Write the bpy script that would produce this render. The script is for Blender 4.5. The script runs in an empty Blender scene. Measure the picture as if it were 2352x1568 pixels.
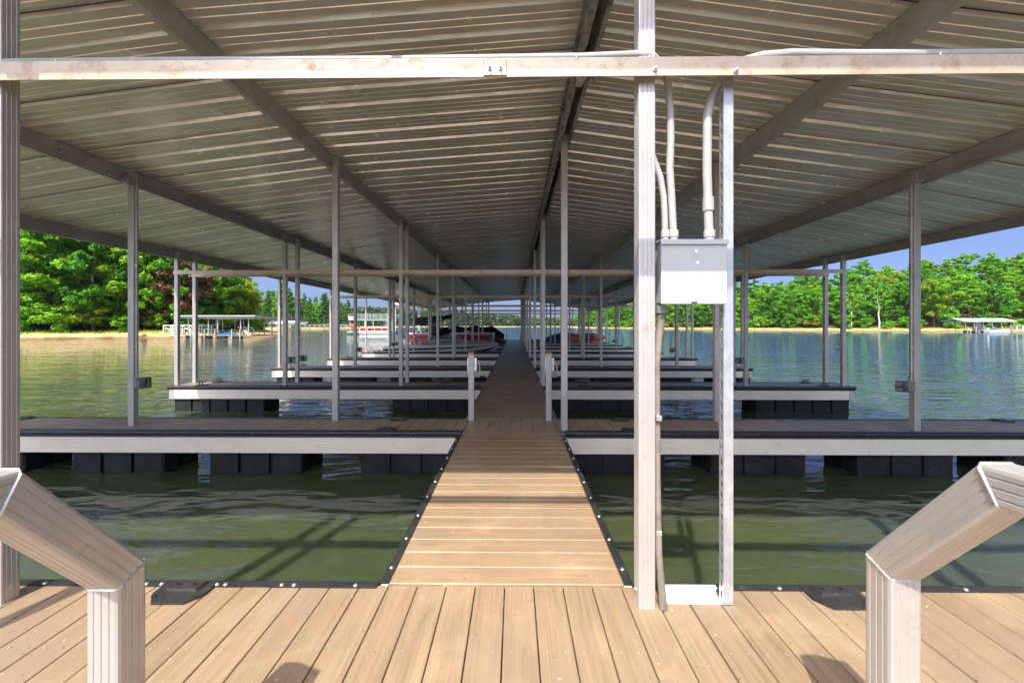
import bpy, math, random
import numpy as np
from mathutils import Vector, Matrix
R = math.radians
rng = np.random.default_rng(7)
random.seed(7)
scene = bpy.context.scene
col = scene.collection

# ---------------------------------------------------------------- camera, sky, sun, exposure
CAM_Z = 1.28                                  # metres above the deck boards (deck top is z = 0)
WATER = -0.54
cam_d = bpy.data.cameras.new('camera')
cam_d.sensor_width = 36.0
cam_d.lens = 14.54
cam_d.shift_x = 0.002
cam_d.shift_y = -36 / 2352
cam_d.clip_start = 0.05
cam_d.clip_end = 20000
cam = bpy.data.objects.new('camera', cam_d)
cam.location = (0, 0, CAM_Z)
cam.rotation_euler = (R(90), 0, R(0.65))
col.objects.link(cam)
scene.camera = cam

SUN_DIR = Vector((0.24, 0.735, -1.0)).normalized()      # the way the light travels
SUN_EL = math.asin(-SUN_DIR.z)
SUN_AZ = math.atan2(-SUN_DIR.x, -SUN_DIR.y)             # compass angle of the sun, from +Y towards +X
world = bpy.data.worlds.new('World')
scene.world = world
world.use_nodes = True
wn = world.node_tree
bg = wn.nodes['Background']
sky = wn.nodes.new('ShaderNodeTexSky')
sky.sky_type = 'NISHITA'
sky.sun_disc = False
sky.sun_elevation = SUN_EL
sky.sun_rotation = SUN_AZ
sky.altitude = 1000
sky.air_density = 0.28
sky.dust_density = 9.0
sky.ozone_density = 7.0
wn.links.new(sky.outputs[0], bg.inputs[0])
bg.inputs[1].default_value = 0.15

sun_d = bpy.data.lights.new('sun', 'SUN')
sun_d.energy = 2.6
sun_d.angle = R(0.55)
sun_d.color = (1.0, 0.94, 0.84)
sun = bpy.data.objects.new('sun', sun_d)
sun.rotation_euler = SUN_DIR.to_track_quat('-Z', 'Y').to_euler()
sun.location = (-8, -20, 30)
col.objects.link(sun)

scene.view_settings.view_transform = 'Standard'
scene.view_settings.look = 'None'
scene.view_settings.exposure = 1.46
scene.view_settings.gamma = 1.0
scene.view_settings.use_curve_mapping = False
scene.cycles.max_bounces = 9
scene.cycles.diffuse_bounces = 6
scene.cycles.glossy_bounces = 4
scene.cycles.transparent_max_bounces = 9
scene.cycles.sample_clamp_indirect = 6.0
scene.cycles.use_denoising = True

# ---------------------------------------------------------------- helpers
def put(o, parent=None):
    col.objects.link(o)
    if parent is not None:
        o.parent = parent
    return o

def tag(o, label, cat, group=None):
    o['label'] = label
    o['category'] = cat
    if group:
        o['group'] = group
    return o

def thing(name, label, cat, loc=(0, 0, 0), rz=0.0, group=None):
    o = bpy.data.objects.new(name, None)
    o.empty_display_size = 0.2
    o.location = loc
    o.rotation_euler = (0, 0, rz)
    put(o)
    return tag(o, label, cat, group)

def share(name, mesh, parent, loc=(0, 0, 0), rot=(0, 0, 0), scale=(1, 1, 1)):
    o = bpy.data.objects.new(name, mesh)
    o.location = loc
    o.rotation_euler = rot
    o.scale = scale
    return put(o, parent)

class MB:
    """collects shapes and links them as ONE mesh object"""
    def __init__(s):
        s.v = []
        s.f = []
    def add(s, vs, fs):
        n = len(s.v)
        s.v += [tuple(p) for p in vs]
        s.f += [tuple(i + n for i in f) for f in fs]
        return s
    def box(s, x0, x1, y0, y1, z0, z1):
        return s.add([(x0, y0, z0), (x1, y0, z0), (x1, y1, z0), (x0, y1, z0), (x0, y0, z1), (x1, y0, z1), (x1, y1, z1), (x0, y1, z1)],
                     [(0, 3, 2, 1), (4, 5, 6, 7), (0, 1, 5, 4), (1, 2, 6, 5), (2, 3, 7, 6), (3, 0, 4, 7)])
    def bbox(s, x0, x1, y0, y1, z0, z1, b=0.004):
        """box with chamfered edges"""
        xs, ys, zs = (x0, x1), (y0, y1), (z0, z1)
        vs = []; idx = {}
        for i in (0, 1):
            for j in (0, 1):
                for k in (0, 1):
                    sx, sy, sz = (1 - 2 * i) * b, (1 - 2 * j) * b, (1 - 2 * k) * b
                    p = (xs[i], ys[j], zs[k])
                    for a in range(3):
                        q = [p[0] + sx, p[1] + sy, p[2] + sz]
                        q[a] = p[a]
                        idx[(i, j, k, a)] = len(vs)
                        vs.append(tuple(q))
        fs = []
        for i in (0, 1):
            o = ((0, 0), (1, 0), (1, 1), (0, 1))
            fx = [idx[(i, j, k, 0)] for j, k in o]; fs.append(fx if i else fx[::-1])
            fy = [idx[(j, i, k, 1)] for j, k in o]; fs.append(fy[::-1] if i else fy)
            fz = [idx[(j, k, i, 2)] for j, k in o]; fs.append(fz if i else fz[::-1])
        for i in (0, 1):
            for j in (0, 1):
                e = [idx[(0, i, j, 1)], idx[(1, i, j, 1)], idx[(1, i, j, 2)], idx[(0, i, j, 2)]]; fs.append(e if i == j else e[::-1])
                e = [idx[(i, 0, j, 0)], idx[(i, 1, j, 0)], idx[(i, 1, j, 2)], idx[(i, 0, j, 2)]]; fs.append(e[::-1] if i == j else e)
                e = [idx[(i, j, 0, 0)], idx[(i, j, 1, 0)], idx[(i, j, 1, 1)], idx[(i, j, 0, 1)]]; fs.append(e if i == j else e[::-1])
                for k in (0, 1):
                    t = [idx[(i, j, k, a)] for a in range(3)]
                    fs.append(t if (i + j + k) % 2 else t[::-1])
        return s.add(vs, fs)
    def extrude(s, prof, p0, p1, u, w, cap=True):
        """closed 2D profile (u, w axes) swept straight from p0 to p1"""
        u = Vector(u); w = Vector(w); p0 = Vector(p0); p1 = Vector(p1)
        n = len(prof)
        vs = [p0 + u * a + w * b for a, b in prof] + [p1 + u * a + w * b for a, b in prof]
        fs = [(i, (i + 1) % n, n + (i + 1) % n, n + i) for i in range(n)]
        if cap:
            fs += [tuple(range(n))[::-1], tuple(range(n, 2 * n))]
        return s.add(vs, fs)
    def tube(s, path, r, n=10, cap=True):
        path = [Vector(p) for p in path]
        rs = r if isinstance(r, (list, tuple)) else [r] * len(path)
        vs = []
        prev = None
        for i, p in enumerate(path):
            a = path[max(i - 1, 0)]; b = path[min(i + 1, len(path) - 1)]
            t = (b - a).normalized()
            if prev is None:
                ref = Vector((0, 0, 1)) if abs(t.z) < 0.9 else Vector((1, 0, 0))
                u = t.cross(ref).normalized()
            else:
                u = (prev - t * prev.dot(t)).normalized()
            prev = u
            w = t.cross(u)
            for k in range(n):
                g = 2 * math.pi * k / n
                vs.append(p + (u * math.cos(g) + w * math.sin(g)) * rs[i])
        fs = []
        for i in range(len(path) - 1):
            for k in range(n):
                fs.append((i * n + k, i * n + (k + 1) % n, (i + 1) * n + (k + 1) % n, (i + 1) * n + k))
        if cap:
            fs += [tuple(range(n))[::-1], tuple(range((len(path) - 1) * n, len(path) * n))]
        return s.add(vs, fs)
    def loft(s, secs, closed=False, cap=False):
        n = len(secs[0])
        vs = [p for c in secs for p in c]
        fs = []
        for i in range(len(secs) - 1):
            for k in range(n if closed else n - 1):
                fs.append((i * n + k, i * n + (k + 1) % n, (i + 1) * n + (k + 1) % n, (i + 1) * n + k))
        if cap:
            fs += [tuple(range(n))[::-1], tuple(range((len(secs) - 1) * n, len(secs) * n))]
        return s.add(vs, fs)
    def lathe(s, prof, c, axis='z', n=16):
        secs = []
        for r, h in prof:
            ring = []
            for k in range(n):
                g = 2 * math.pi * k / n
                a, b = r * math.cos(g), r * math.sin(g)
                ring.append({'z': (c[0] + a, c[1] + b, c[2] + h), 'y': (c[0] + a, c[1] + h, c[2] + b), 'x': (c[0] + h, c[1] + a, c[2] + b)}[axis])
            secs.append(ring)
        return s.loft(secs, closed=True, cap=True)
    def mesh(s, name, mat, smooth=False):
        me = bpy.data.meshes.new(name)
        me.from_pydata([tuple(p) for p in s.v], [], s.f)
        if mat is not None:
            me.materials.append(mat)
        if smooth:
            me.shade_smooth()
            try:
                me.set_sharp_from_angle(angle=R(40))
            except Exception:
                pass
        me.update()
        return me
    def obj(s, name, mat, parent=None, loc=(0, 0, 0), rot=(0, 0, 0), smooth=False):
        return share(name, s.mesh(name, mat, smooth), parent, loc, rot)

def np_mesh(name, verts, quads, mat, smooth=False):
    me = bpy.data.meshes.new(name)
    nv, nf = len(verts), len(quads)
    k = quads.shape[1]
    me.vertices.add(nv)
    me.vertices.foreach_set('co', np.ascontiguousarray(verts, dtype=np.float32).ravel())
    me.loops.add(nf * k)
    me.loops.foreach_set('vertex_index', np.ascontiguousarray(quads, dtype=np.int32).ravel())
    me.polygons.add(nf)
    me.polygons.foreach_set('loop_start', np.arange(0, nf * k, k, dtype=np.int32))
    me.update(calc_edges=True)
    me.materials.append(mat)
    if smooth:
        me.shade_smooth()
    return me

# ---------------------------------------------------------------- materials
def nm(name):
    m = bpy.data.materials.new(name)
    m.use_nodes = True
    nt = m.node_tree
    return m, nt, nt.nodes['Principled BSDF']

class NT:
    def __init__(s, nt):
        s.nt = nt
    def n(s, t, **kw):
        nd = s.nt.nodes.new(t)
        for k, v in kw.items():
            if k.startswith('_'):
                setattr(nd, k[1:], v)
            else:
                nd.inputs[k.replace('__', ' ')].default_value = v
        return nd
    def l(s, a, b):
        s.nt.links.new(a, b)
    def mapped(s, scale, space='Object', rot=(0, 0, 0)):
        if space == 'World':
            g = s.n('ShaderNodeNewGeometry').outputs['Position']
        else:
            g = s.n('ShaderNodeTexCoord').outputs[space]
        mp = s.n('ShaderNodeMapping')
        mp.inputs['Scale'].default_value = scale
        mp.inputs['Rotation'].default_value = rot
        s.l(g, mp.inputs['Vector'])
        return mp.outputs['Vector']
    def noise(s, vec, scale=1.0, detail=3.0, rough=0.55, dist=0.0):
        t = s.n('ShaderNodeTexNoise')
        t.inputs['Scale'].default_value = scale
        t.inputs['Detail'].default_value = detail
        t.inputs['Roughness'].default_value = rough
        t.inputs['Distortion'].default_value = dist
        if vec is not None:
            s.l(vec, t.inputs['Vector'])
        return t.outputs['Fac']
    def ramp(s, fac, stops, interp='LINEAR'):
        r = s.n('ShaderNodeValToRGB')
        r.color_ramp.interpolation = interp
        el = r.color_ramp.elements
        while len(el) < len(stops):
            el.new(0.5)
        for e, (p, c) in zip(el, stops):
            e.position = p
            e.color = (*c, 1) if len(c) == 3 else c
        s.l(fac, r.inputs['Fac'])
        return r.outputs['Color']
    def mix(s, fac, a, b, blend='MIX'):
        m = s.n('ShaderNodeMix', _data_type='RGBA', _blend_type=blend)
        for sock, val in ((m.inputs[0], fac), (m.inputs[6], a), (m.inputs[7], b)):
            if isinstance(val, (int, float)):
                sock.default_value = val
            elif isinstance(val, tuple):
                sock.default_value = (*val, 1) if len(val) == 3 else val
            else:
                s.l(val, sock)
        return m.outputs[2]
    def math(s, op, a, b=0.0, clamp=False):
        m = s.n('ShaderNodeMath', _operation=op, _use_clamp=clamp)
        for sock, val in ((m.inputs[0], a), (m.inputs[1], b)):
            if isinstance(val, (int, float)):
                sock.default_value = val
            else:
                s.l(val, sock)
        return m.outputs[0]
    def bump(s, h, strength=0.3, dist=0.01):
        b = s.n('ShaderNodeBump')
        b.inputs['Strength'].default_value = strength
        b.inputs['Distance'].default_value = dist
        s.l(h, b.inputs['Height'])
        return b.outputs['Normal']

def g3(c, k):
    return tuple(min(1.0, x * k) for x in c)

def plain(name, c, rough=0.5, metal=0.0, var=0.12, vscale=4.0, bump=0.0, bscale=60.0, spec=0.5, dirt=None, dirt_at=(0.58, 0.75), space='World', dscale=9.0, coat=0.0):
    """paint, metal, plastic: one colour with wear: slow mottling, optional dirt patches, fine relief"""
    m, nt, p = nm(name)
    t = NT(nt)
    v = t.mapped((1, 1, 1), space)
    f = t.noise(v, vscale, 5, 0.6)
    c_out = t.ramp(f, [(0.3, g3(c, 1 - var)), (0.7, g3(c, 1 + var))])
    if dirt:
        d = t.noise(v, dscale, 6, 0.7)
        d = t.ramp(d, [(dirt_at[0], (0, 0, 0)), (dirt_at[1], (1, 1, 1))])
        c_out = t.mix(d, c_out, dirt)
    t.l(c_out, p.inputs['Base Color'])
    rr = t.ramp(t.noise(v, vscale * 3, 4), [(0.3, (max(0.02, rough - 0.08),) * 3), (0.7, (min(1, rough + 0.1),) * 3)])
    t.l(rr, p.inputs['Roughness'])
    p.inputs['Metallic'].default_value = metal
    p.inputs['Specular IOR Level'].default_value = spec
    if coat:
        p.inputs['Coat Weight'].default_value = coat
        p.inputs['Coat Roughness'].default_value = 0.06
    if bump:
        t.l(t.bump(t.noise(v, bscale, 4), bump, 0.004), p.inputs['Normal'])
    return m

def plank_material(name, base, stain=True):
    m, nt, p = nm(name)
    t = NT(nt)
    vo = t.mapped((1, 1, 1), 'Object')
    oi = t.n('ShaderNodeObjectInfo')
    off = t.n('ShaderNodeVectorMath', _operation='ADD')
    sc = t.n('ShaderNodeVectorMath', _operation='SCALE')
    t.l(oi.outputs['Random'], sc.inputs[0]); sc.inputs['Scale'].default_value = 37.0
    t.l(vo, off.inputs[0]); t.l(sc.outputs[0], off.inputs[1])
    mp = t.n('ShaderNodeMapping'); mp.inputs['Scale'].default_value = (22, 1.6, 22)
    t.l(off.outputs[0], mp.inputs['Vector'])
    grain = t.noise(mp.outputs['Vector'], 1.0, 5, 0.62, 0.8)
    c = t.ramp(grain, [(0.28, g3(base, 0.80)), (0.5, base), (0.75, g3(base, 1.12))])
    mp2 = t.n('ShaderNodeMapping'); mp2.inputs['Scale'].default_value = (170, 2.2, 170)
    t.l(off.outputs[0], mp2.inputs['Vector'])
    fine = t.noise(mp2.outputs['Vector'], 1.0, 3, 0.6)
    c = t.mix(0.55, c, t.ramp(fine, [(0.3, (0.62, 0.59, 0.56)), (0.62, (1, 1, 1))]), 'MULTIPLY')
    ob = t.math('MULTIPLY_ADD', oi.outputs['Random'], 0.16)
    ob.node.inputs[2].default_value = 0.92
    c = t.mix(1.0, c, t.comb(ob) if hasattr(t, 'comb') else c, 'MIX') if False else c
    hs = t.n('ShaderNodeHueSaturation'); t.l(c, hs.inputs['Color']); t.l(ob, hs.inputs['Value'])
    c = hs.outputs['Color']
    if stain:
        w = t.mapped((1, 1, 1), 'World')
        pale = t.ramp(t.noise(w, 2.6, 6, 0.65, 0.6), [(0.50, (0, 0, 0)), (0.70, (0.65, 0.65, 0.65))])
        c = t.mix(pale, c, (0.42, 0.305, 0.175))
        rust = t.ramp(t.noise(w, 7.0, 5, 0.62, 0.4), [(0.62, (0, 0, 0)), (0.75, (0.7, 0.7, 0.7))])
        c = t.mix(rust, c, (0.46, 0.20, 0.06))
        grey = t.ramp(t.noise(w, 1.1, 4, 0.6), [(0.46, (0, 0, 0)), (0.68, (0.7, 0.7, 0.7))])
        c = t.mix(grey, c, (0.25, 0.185, 0.13))
        vor = t.n('ShaderNodeTexVoronoi'); vor.inputs['Scale'].default_value = 13.0; vor.inputs['Randomness'].default_value = 1.0
        t.l(w, vor.inputs['Vector'])
        msk = t.ramp(t.noise(w, 2.0, 2), [(0.45, (0, 0, 0)), (0.62, (1, 1, 1))])
        spot = t.ramp(vor.outputs['Distance'], [(0.045, (1, 1, 1)), (0.08, (0, 0, 0))])
        spot = t.mix(1.0, spot, msk, 'MULTIPLY')
        c = t.mix(spot, c, (0.75, 0.72, 0.66))
        vor2 = t.n('ShaderNodeTexVoronoi'); vor2.inputs['Scale'].default_value = 19.0
        mpw = t.mapped((1, 1, 1), 'World', (0.3, 0.2, 0.9)); t.l(mpw, vor2.inputs['Vector'])
        sp2 = t.ramp(vor2.outputs['Distance'], [(0.05, (0.8, 0.8, 0.8)), (0.09, (0, 0, 0))])
        c = t.mix(sp2, c, (0.08, 0.05, 0.03))
    t.l(c, p.inputs['Base Color'])
    p.inputs['Roughness'].default_value = 0.45
    p.inputs['Specular IOR Level'].default_value = 0.5
    t.l(t.bump(t.math('ADD', grain, fine), 0.5, 0.0025), p.inputs['Normal'])
    return m

M = {}
M['plank'] = plank_material('composite plank', (0.31, 0.217, 0.130))
M['plank_finger'] = plank_material('sky sheen finger dock plank', (0.385, 0.295, 0.205))  # the boards' sky sheen put into the colour as a paler grey
M['plank_walk'] = plank_material('brown walkway plank', (0.335, 0.228, 0.132))
M['alu'] = plain('weathered aluminium', (0.52, 0.495, 0.46), 0.36, 0.45, 0.08, 3, 0.02, 120, dirt=(0.38, 0.31, 0.24), dirt_at=(0.58, 0.85))
M['alu_white'] = plain('white aluminium fascia', (0.88, 0.81, 0.66), 0.4, 0.1, 0.05, 2.5, dirt=(0.5, 0.45, 0.38), dirt_at=(0.6, 0.85))
M['beam'] = plain('stained aluminium beam', (0.60, 0.49, 0.36), 0.38, 0.35, 0.1, 6, 0.1, 90, dirt=(0.42, 0.28, 0.17), dirt_at=(0.52, 0.72))
M['purlin'] = plain('galvanised purlin', (0.48, 0.475, 0.45), 0.42, 0.35, 0.15, 3, 0.1, 80, dirt=(0.12, 0.09, 0.07), dirt_at=(0.6, 0.75), dscale=14)
M['ridge'] = plain('grimy ridge channel', (0.36, 0.40, 0.39), 0.5, 0.4, 0.2, 4, 0.15, 80, dirt=(0.07, 0.045, 0.03), dirt_at=(0.5, 0.66), dscale=12)
M['rubber'] = plain('black rubber bumper', (0.026, 0.025, 0.024), 0.4, 0.0, 0.3, 6, 0.25, 90, dirt=(0.20, 0.17, 0.14), dirt_at=(0.6, 0.8), dscale=25)
M['strip_grey'] = plain('dusty grey edging', (0.20, 0.19, 0.175), 0.6, 0.0, 0.3, 6, 0.25, 90, dirt=(0.42, 0.40, 0.37), dirt_at=(0.5, 0.7), dscale=20)
M['float'] = plain('black plastic float', (0.024, 0.023, 0.022), 0.5, 0.0, 0.35, 3, 0.2, 40, spec=0.25, dirt=(0.10, 0.095, 0.085), dirt_at=(0.62, 0.85), dscale=6)
M['steel'] = plain('galvanised steel', (0.55, 0.57, 0.58), 0.38, 0.65, 0.14, 14, 0.1, 60)
M['zinc'] = plain('zinc screw', (0.72, 0.71, 0.68), 0.28, 0.8, 0.1, 30)
M['pvc'] = plain('grey pvc conduit', (0.38, 0.375, 0.365), 0.42, 0.0, 0.07, 8, dirt=(0.3, 0.24, 0.18), dirt_at=(0.64, 0.8), dscale=22)
M['pvc_dirty'] = plain('dirty conduit', (0.20, 0.17, 0.14), 0.65, 0.0, 0.4, 9, 0.4, 60)
M['box_paint'] = plain('pale grey painted steel', (0.46, 0.47, 0.465), 0.36, 0.0, 0.03, 4, dirt=(0.35, 0.28, 0.2), dirt_at=(0.7, 0.8), dscale=30)
M['dark'] = plain('dark plastic', (0.03, 0.03, 0.032), 0.4)
M['grey_plastic'] = plain('grey plastic', (0.20, 0.22, 0.235), 0.45)
M['tan_cap'] = plain('tan cap', (0.42, 0.33, 0.23), 0.6)
M['white'] = plain('white paint', (0.80, 0.80, 0.78), 0.4, 0, 0.04)
M['black_cloth'] = plain('black canvas', (0.012, 0.012, 0.014), 0.75, 0, 0.3, 5, 0.4, 12)
M['red_paint'] = plain('red boat panel', (0.33, 0.018, 0.016), 0.28, 0.15, 0.12, 2, coat=0.3)
M['black_gel'] = plain('black gelcoat', (0.010, 0.010, 0.012), 0.15, 0, 0.1, coat=0.5)
M['white_gel'] = plain('white gelcoat', (0.76, 0.75, 0.70), 0.2, 0, 0.04, coat=0.4)
M['chrome'] = plain('polished rail', (0.75, 0.75, 0.74), 0.18, 0.9, 0.05)
M['blue_kayak'] = plain('blue kayak plastic', (0.015, 0.13, 0.32), 0.38, 0, 0.12)
M['orange_kayak'] = plain('orange kayak plastic', (0.70, 0.10, 0.02), 0.38, 0, 0.12)
M['green_paint'] = plain('pale green railing', (0.34, 0.46, 0.36), 0.5)
M['roof_white'] = plain('white metal roof', (0.78, 0.79, 0.80), 0.35, 0.2, 0.05)
M['roof_green'] = plain('green metal roof', (0.13, 0.24, 0.19), 0.5)
M['wood_dock'] = plain('weathered dock wood', (0.26, 0.205, 0.15), 0.75, 0, 0.25, 3)
M['bark'] = plain('bark', (0.115, 0.088, 0.066), 0.9, 0, 0.35, 3, 0.8, 14, space='Object')
M['pale_bark'] = plain('pale sycamore bark', (0.58, 0.54, 0.47), 0.8, 0, 0.2, 2, 0.5, 14, space='Object')
M['stone'] = plain('shore rock', (0.34, 0.25, 0.18), 0.9, 0, 0.3, 2, 0.8, 6)

def glass(name, c, rough=0.05, alpha=0.35):
    m, nt, p = nm(name)
    t = NT(nt)
    p.inputs['Base Color'].default_value = (*c, 1)
    f = t.noise(t.mapped((1, 1, 1), 'World'), 14, 3)
    t.l(t.ramp(f, [(0.3, (rough,) * 3), (0.7, (rough + 0.12,) * 3)]), p.inputs['Roughness'])
    p.inputs['Transmission Weight'].default_value = 1 - alpha
    p.inputs['IOR'].default_value = 1.2
    return m
M['clear'] = glass('clear plastic cover', (0.42, 0.44, 0.45), 0.05, 0.15)
M['tint_glass'] = glass('tinted windshield', (0.45, 0.58, 0.53), 0.03, 0.25)

# roof sheet: painted steel seen from below, dusty and a little shiny
def roof_mat():
    m, nt, p = nm('painted roof sheet')
    t = NT(nt)
    v = t.mapped((1, 1, 1), 'World')
    a = t.noise(v, 1.3, 5, 0.6)
    c = t.ramp(a, [(0.3, (0.74, 0.70, 0.64)), (0.7, (0.86, 0.82, 0.765))])
    sp = t.n('ShaderNodeTexVoronoi'); sp.inputs['Scale'].default_value = 16.0
    t.l(v, sp.inputs['Vector'])
    s = t.ramp(sp.outputs['Distance'], [(0.035, (1, 1, 1)), (0.06, (0, 0, 0))])
    s = t.mix(1.0, s, t.ramp(t.noise(v, 1.7, 3), [(0.45, (0, 0, 0)), (0.6, (1, 1, 1))]), 'MULTIPLY')
    c = t.mix(s, c, (0.07, 0.05, 0.035))
    t.l(c, p.inputs['Base Color'])
    p.inputs['Metallic'].default_value = 0.42
    t.l(t.ramp(t.noise(v, 4, 4), [(0.3, (0.17,) * 3), (0.7, (0.28,) * 3)]), p.inputs['Roughness'])
    st = t.noise(t.mapped((0.7, 6, 6), 'World'), 1.0, 3)
    wob = t.noise(t.mapped((1, 1.6, 1), 'World'), 2.2, 3)
    t.l(t.bump(t.math('ADD', t.math('MULTIPLY', st, 0.5), wob), 0.35, 0.05), p.inputs['Normal'])
    return m
M['roof'] = roof_mat()

def water_mat():
    m, nt, p = nm('murky lake water')
    t = NT(nt)
    v1 = t.mapped((0.55, 1.5, 1), 'World', (0, 0, R(9)))
    v2 = t.mapped((1.5, 4.2, 1), 'World', (0, 0, R(-7)))
    v3 = t.mapped((0.10, 0.22, 1), 'World', (0, 0, R(15)))
    a = t.noise(v1, 1.0, 2, 0.45, 0.6)
    b = t.noise(v2, 1.0, 2, 0.5, 0.5)
    big = t.noise(v3, 1.0, 2)
    # ripples are weaker between the docks, where the floats shelter the water, than out on the lake
    g = t.n('ShaderNodeNewGeometry').outputs['Position']
    sx = t.n('ShaderNodeSeparateXYZ'); t.l(g, sx.inputs[0])
    # distance from the sheltered middle of the dock: the far lake is choppier
    ax = t.math('ABSOLUTE', sx.outputs['X'])
    dst = t.math('MAXIMUM', t.math('SUBTRACT', ax, 4.0), t.math('MULTIPLY', t.math('SUBTRACT', sx.outputs['Y'], 4.8), 0.8))
    shelter = t.n('ShaderNodeMapRange'); shelter.inputs['From Min'].default_value = 0.0; shelter.inputs['From Max'].default_value = 45.0
    shelter.inputs['To Min'].default_value = 0.9; shelter.inputs['To Max'].default_value = 7.0
    t.l(dst, shelter.inputs['Value'])
    h = t.math('ADD', t.math('MULTIPLY', a, 1.0), t.math('MULTIPLY', b, 0.48))
    h = t.math('ADD', h, t.math('MULTIPLY', big, 1.6))
    h = t.math('MULTIPLY', h, shelter.outputs[0])
    t.l(t.bump(h, 1.0, 0.05), p.inputs['Normal'])
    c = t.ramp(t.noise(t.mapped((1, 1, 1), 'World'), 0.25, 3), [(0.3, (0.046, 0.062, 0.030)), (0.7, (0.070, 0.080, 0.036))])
    # blue sky reflection painted into the colour on the open side, silt near beach
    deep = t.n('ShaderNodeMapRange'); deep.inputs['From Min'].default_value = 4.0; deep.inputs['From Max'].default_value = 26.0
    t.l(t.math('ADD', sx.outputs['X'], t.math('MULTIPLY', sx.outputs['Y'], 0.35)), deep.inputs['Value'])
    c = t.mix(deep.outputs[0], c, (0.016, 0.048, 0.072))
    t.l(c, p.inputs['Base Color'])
    p.inputs['Roughness'].default_value = 0.03
    p.inputs['IOR'].default_value = 1.333
    # light enters the murky water and spreads before it comes back: soft shadow edges
    p.subsurface_method = 'RANDOM_WALK'
    p.inputs['Subsurface Weight'].default_value = 1.0
    p.inputs['Subsurface Radius'].default_value = (0.45, 0.55, 0.28)
    p.inputs['Subsurface Scale'].default_value = 1.0
    return m
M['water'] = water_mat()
# ---------------------------------------------------------------- water
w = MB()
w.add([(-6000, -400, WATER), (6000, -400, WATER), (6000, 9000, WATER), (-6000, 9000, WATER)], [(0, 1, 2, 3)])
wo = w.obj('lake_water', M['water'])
wo['kind'] = 'structure'

# ---------------------------------------------------------------- the dock: finger docks and the walkway that joins them
PITCH = 0.1428
BW = 0.1378
PERIOD = 3.72
D1 = 5.02
FW = 0.68                                  # width of a finger dock
XL, XR = -7.36, 7.10                       # ends of the finger docks
WX0, WX1 = -0.625, 0.540                   # walkway boards

def plank_mesh(name, L, mat='plank'):
    return MB().bbox(-BW / 2, BW / 2, -L / 2, L / 2, -0.025, 0, 0.003).mesh(name, M[mat])

def bumper_profile():
    # rubber edge guard: flat flange on the boards, round nose on the outside (u = outward, w = up)
    pts = [(-0.030, 0.0), (-0.030, 0.006), (0.0, 0.007)]
    for k in range(7):
        a = R(90 - k * 30)
        pts.append((0.006 + 0.030 * math.cos(a), -0.026 + 0.033 * math.sin(a)))
    pts += [(0.010, -0.066), (0.010, -0.080), (-0.002, -0.080), (-0.002, 0.0)]
    return pts
BUMP = bumper_profile()

def fascia_profile():
    # white extrusion with fine horizontal ribs (u = outward, w = up)
    pts = [(-0.03, -0.078), (0.004, -0.078)]
    z = -0.095
    while z > -0.255:
        pts += [(0.004, z), (0.001, z - 0.002), (0.001, z - 0.006), (0.004, z - 0.008)]
        z -= 0.0215
    pts += [(0.004, -0.272), (-0.03, -0.272)]
    return pts
FASC = fascia_profile()

def float_mesh(wd, segs, dp=0.58):
    """black roto-moulded float: front and back carry recessed vertical slots"""
    h0, h1 = -0.66, -0.272
    prof = []
    sl = 0.05
    rec = 0.035
    edge = []
    for k in range(segs):
        a = -wd / 2 + wd * k / segs + (sl / 2 if k else 0.02)
        b = -wd / 2 + wd * (k + 1) / segs - (sl / 2 if k < segs - 1 else 0.02)
        edge += [(a, 0)] if k == 0 else [(a, rec), (a, 0)]
        edge += [(b, 0)] if k == segs - 1 else [(b, 0), (b, rec)]
    front = [(x, -dp / 2 + y) for x, y in edge]
    side_r = [(wd / 2, -dp / 2 + 0.02), (wd / 2, -0.03), (wd / 2 - rec, -0.03), (wd / 2 - rec, 0.03), (wd / 2, 0.03), (wd / 2, dp / 2 - 0.02)]
    back = [(-x, dp / 2 - y) for x, y in edge]
    side_l = [(-x, -y) for x, y in side_r]
    outline = front + side_r + back + side_l
    mb = MB()
    ring = lambda s, z: [(x * s, y * s, z) for x, y in outline]
    mb.loft([ring(0.975, h0), ring(1.0, h0 + 0.03), ring(1.0, h1 - 0.05), ring(1.012, h1 - 0.045), ring(1.012, h1)], closed=True, cap=True)
    return mb.mesh('float', M['float'])
FLOAT_S = float_mesh(1.15, 3)
FLOAT_L = float_mesh(1.95, 5)

bolt_mesh = MB().lathe([(0.011, 0.0), (0.0105, 0.003), (0.006, 0.007), (0.001, 0.008)], (0, 0, 0), n=8).mesh('bolt', M['zinc'], True)

def cleat_plate_mesh():
    mb = MB()
    # flat rubber plate with clipped inner corners, raised socket for the cleat
    pl = [(-0.125, 0.075), (0.125, 0.075), (0.125, -0.02), (0.075, -0.085), (-0.075, -0.085), (-0.125, -0.02)]
    mb.extrude(pl, (0, 0, 0), (0, 0, 0.010), (1, 0, 0), (0, 1, 0))
    top = [(-0.085, 0.065), (0.085, 0.065), (0.075, -0.005), (-0.075, -0.005)]
    mb.loft([[(x, y, 0.009) for x, y in top], [(x * 0.92, y * 0.92 + 0.004, 0.022) for x, y in top]], closed=True, cap=True)
    for sx in (-1, 1):
        mb.lathe([(0.012, 0), (0.012, 0.006), (0.007, 0.0062), (0.006, 0.002)], (sx * 0.095, -0.045, 0.0095), n=10)
        mb.lathe([(0.013, 0), (0.013, 0.004), (0.008, 0.0042), (0.008, 0.0005)], (sx * 0.042, 0.03, 0.0215), n=10)
    return mb.mesh('cleat_plate', M['rubber'])
CLEAT_PLATE = cleat_plate_mesh()
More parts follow.
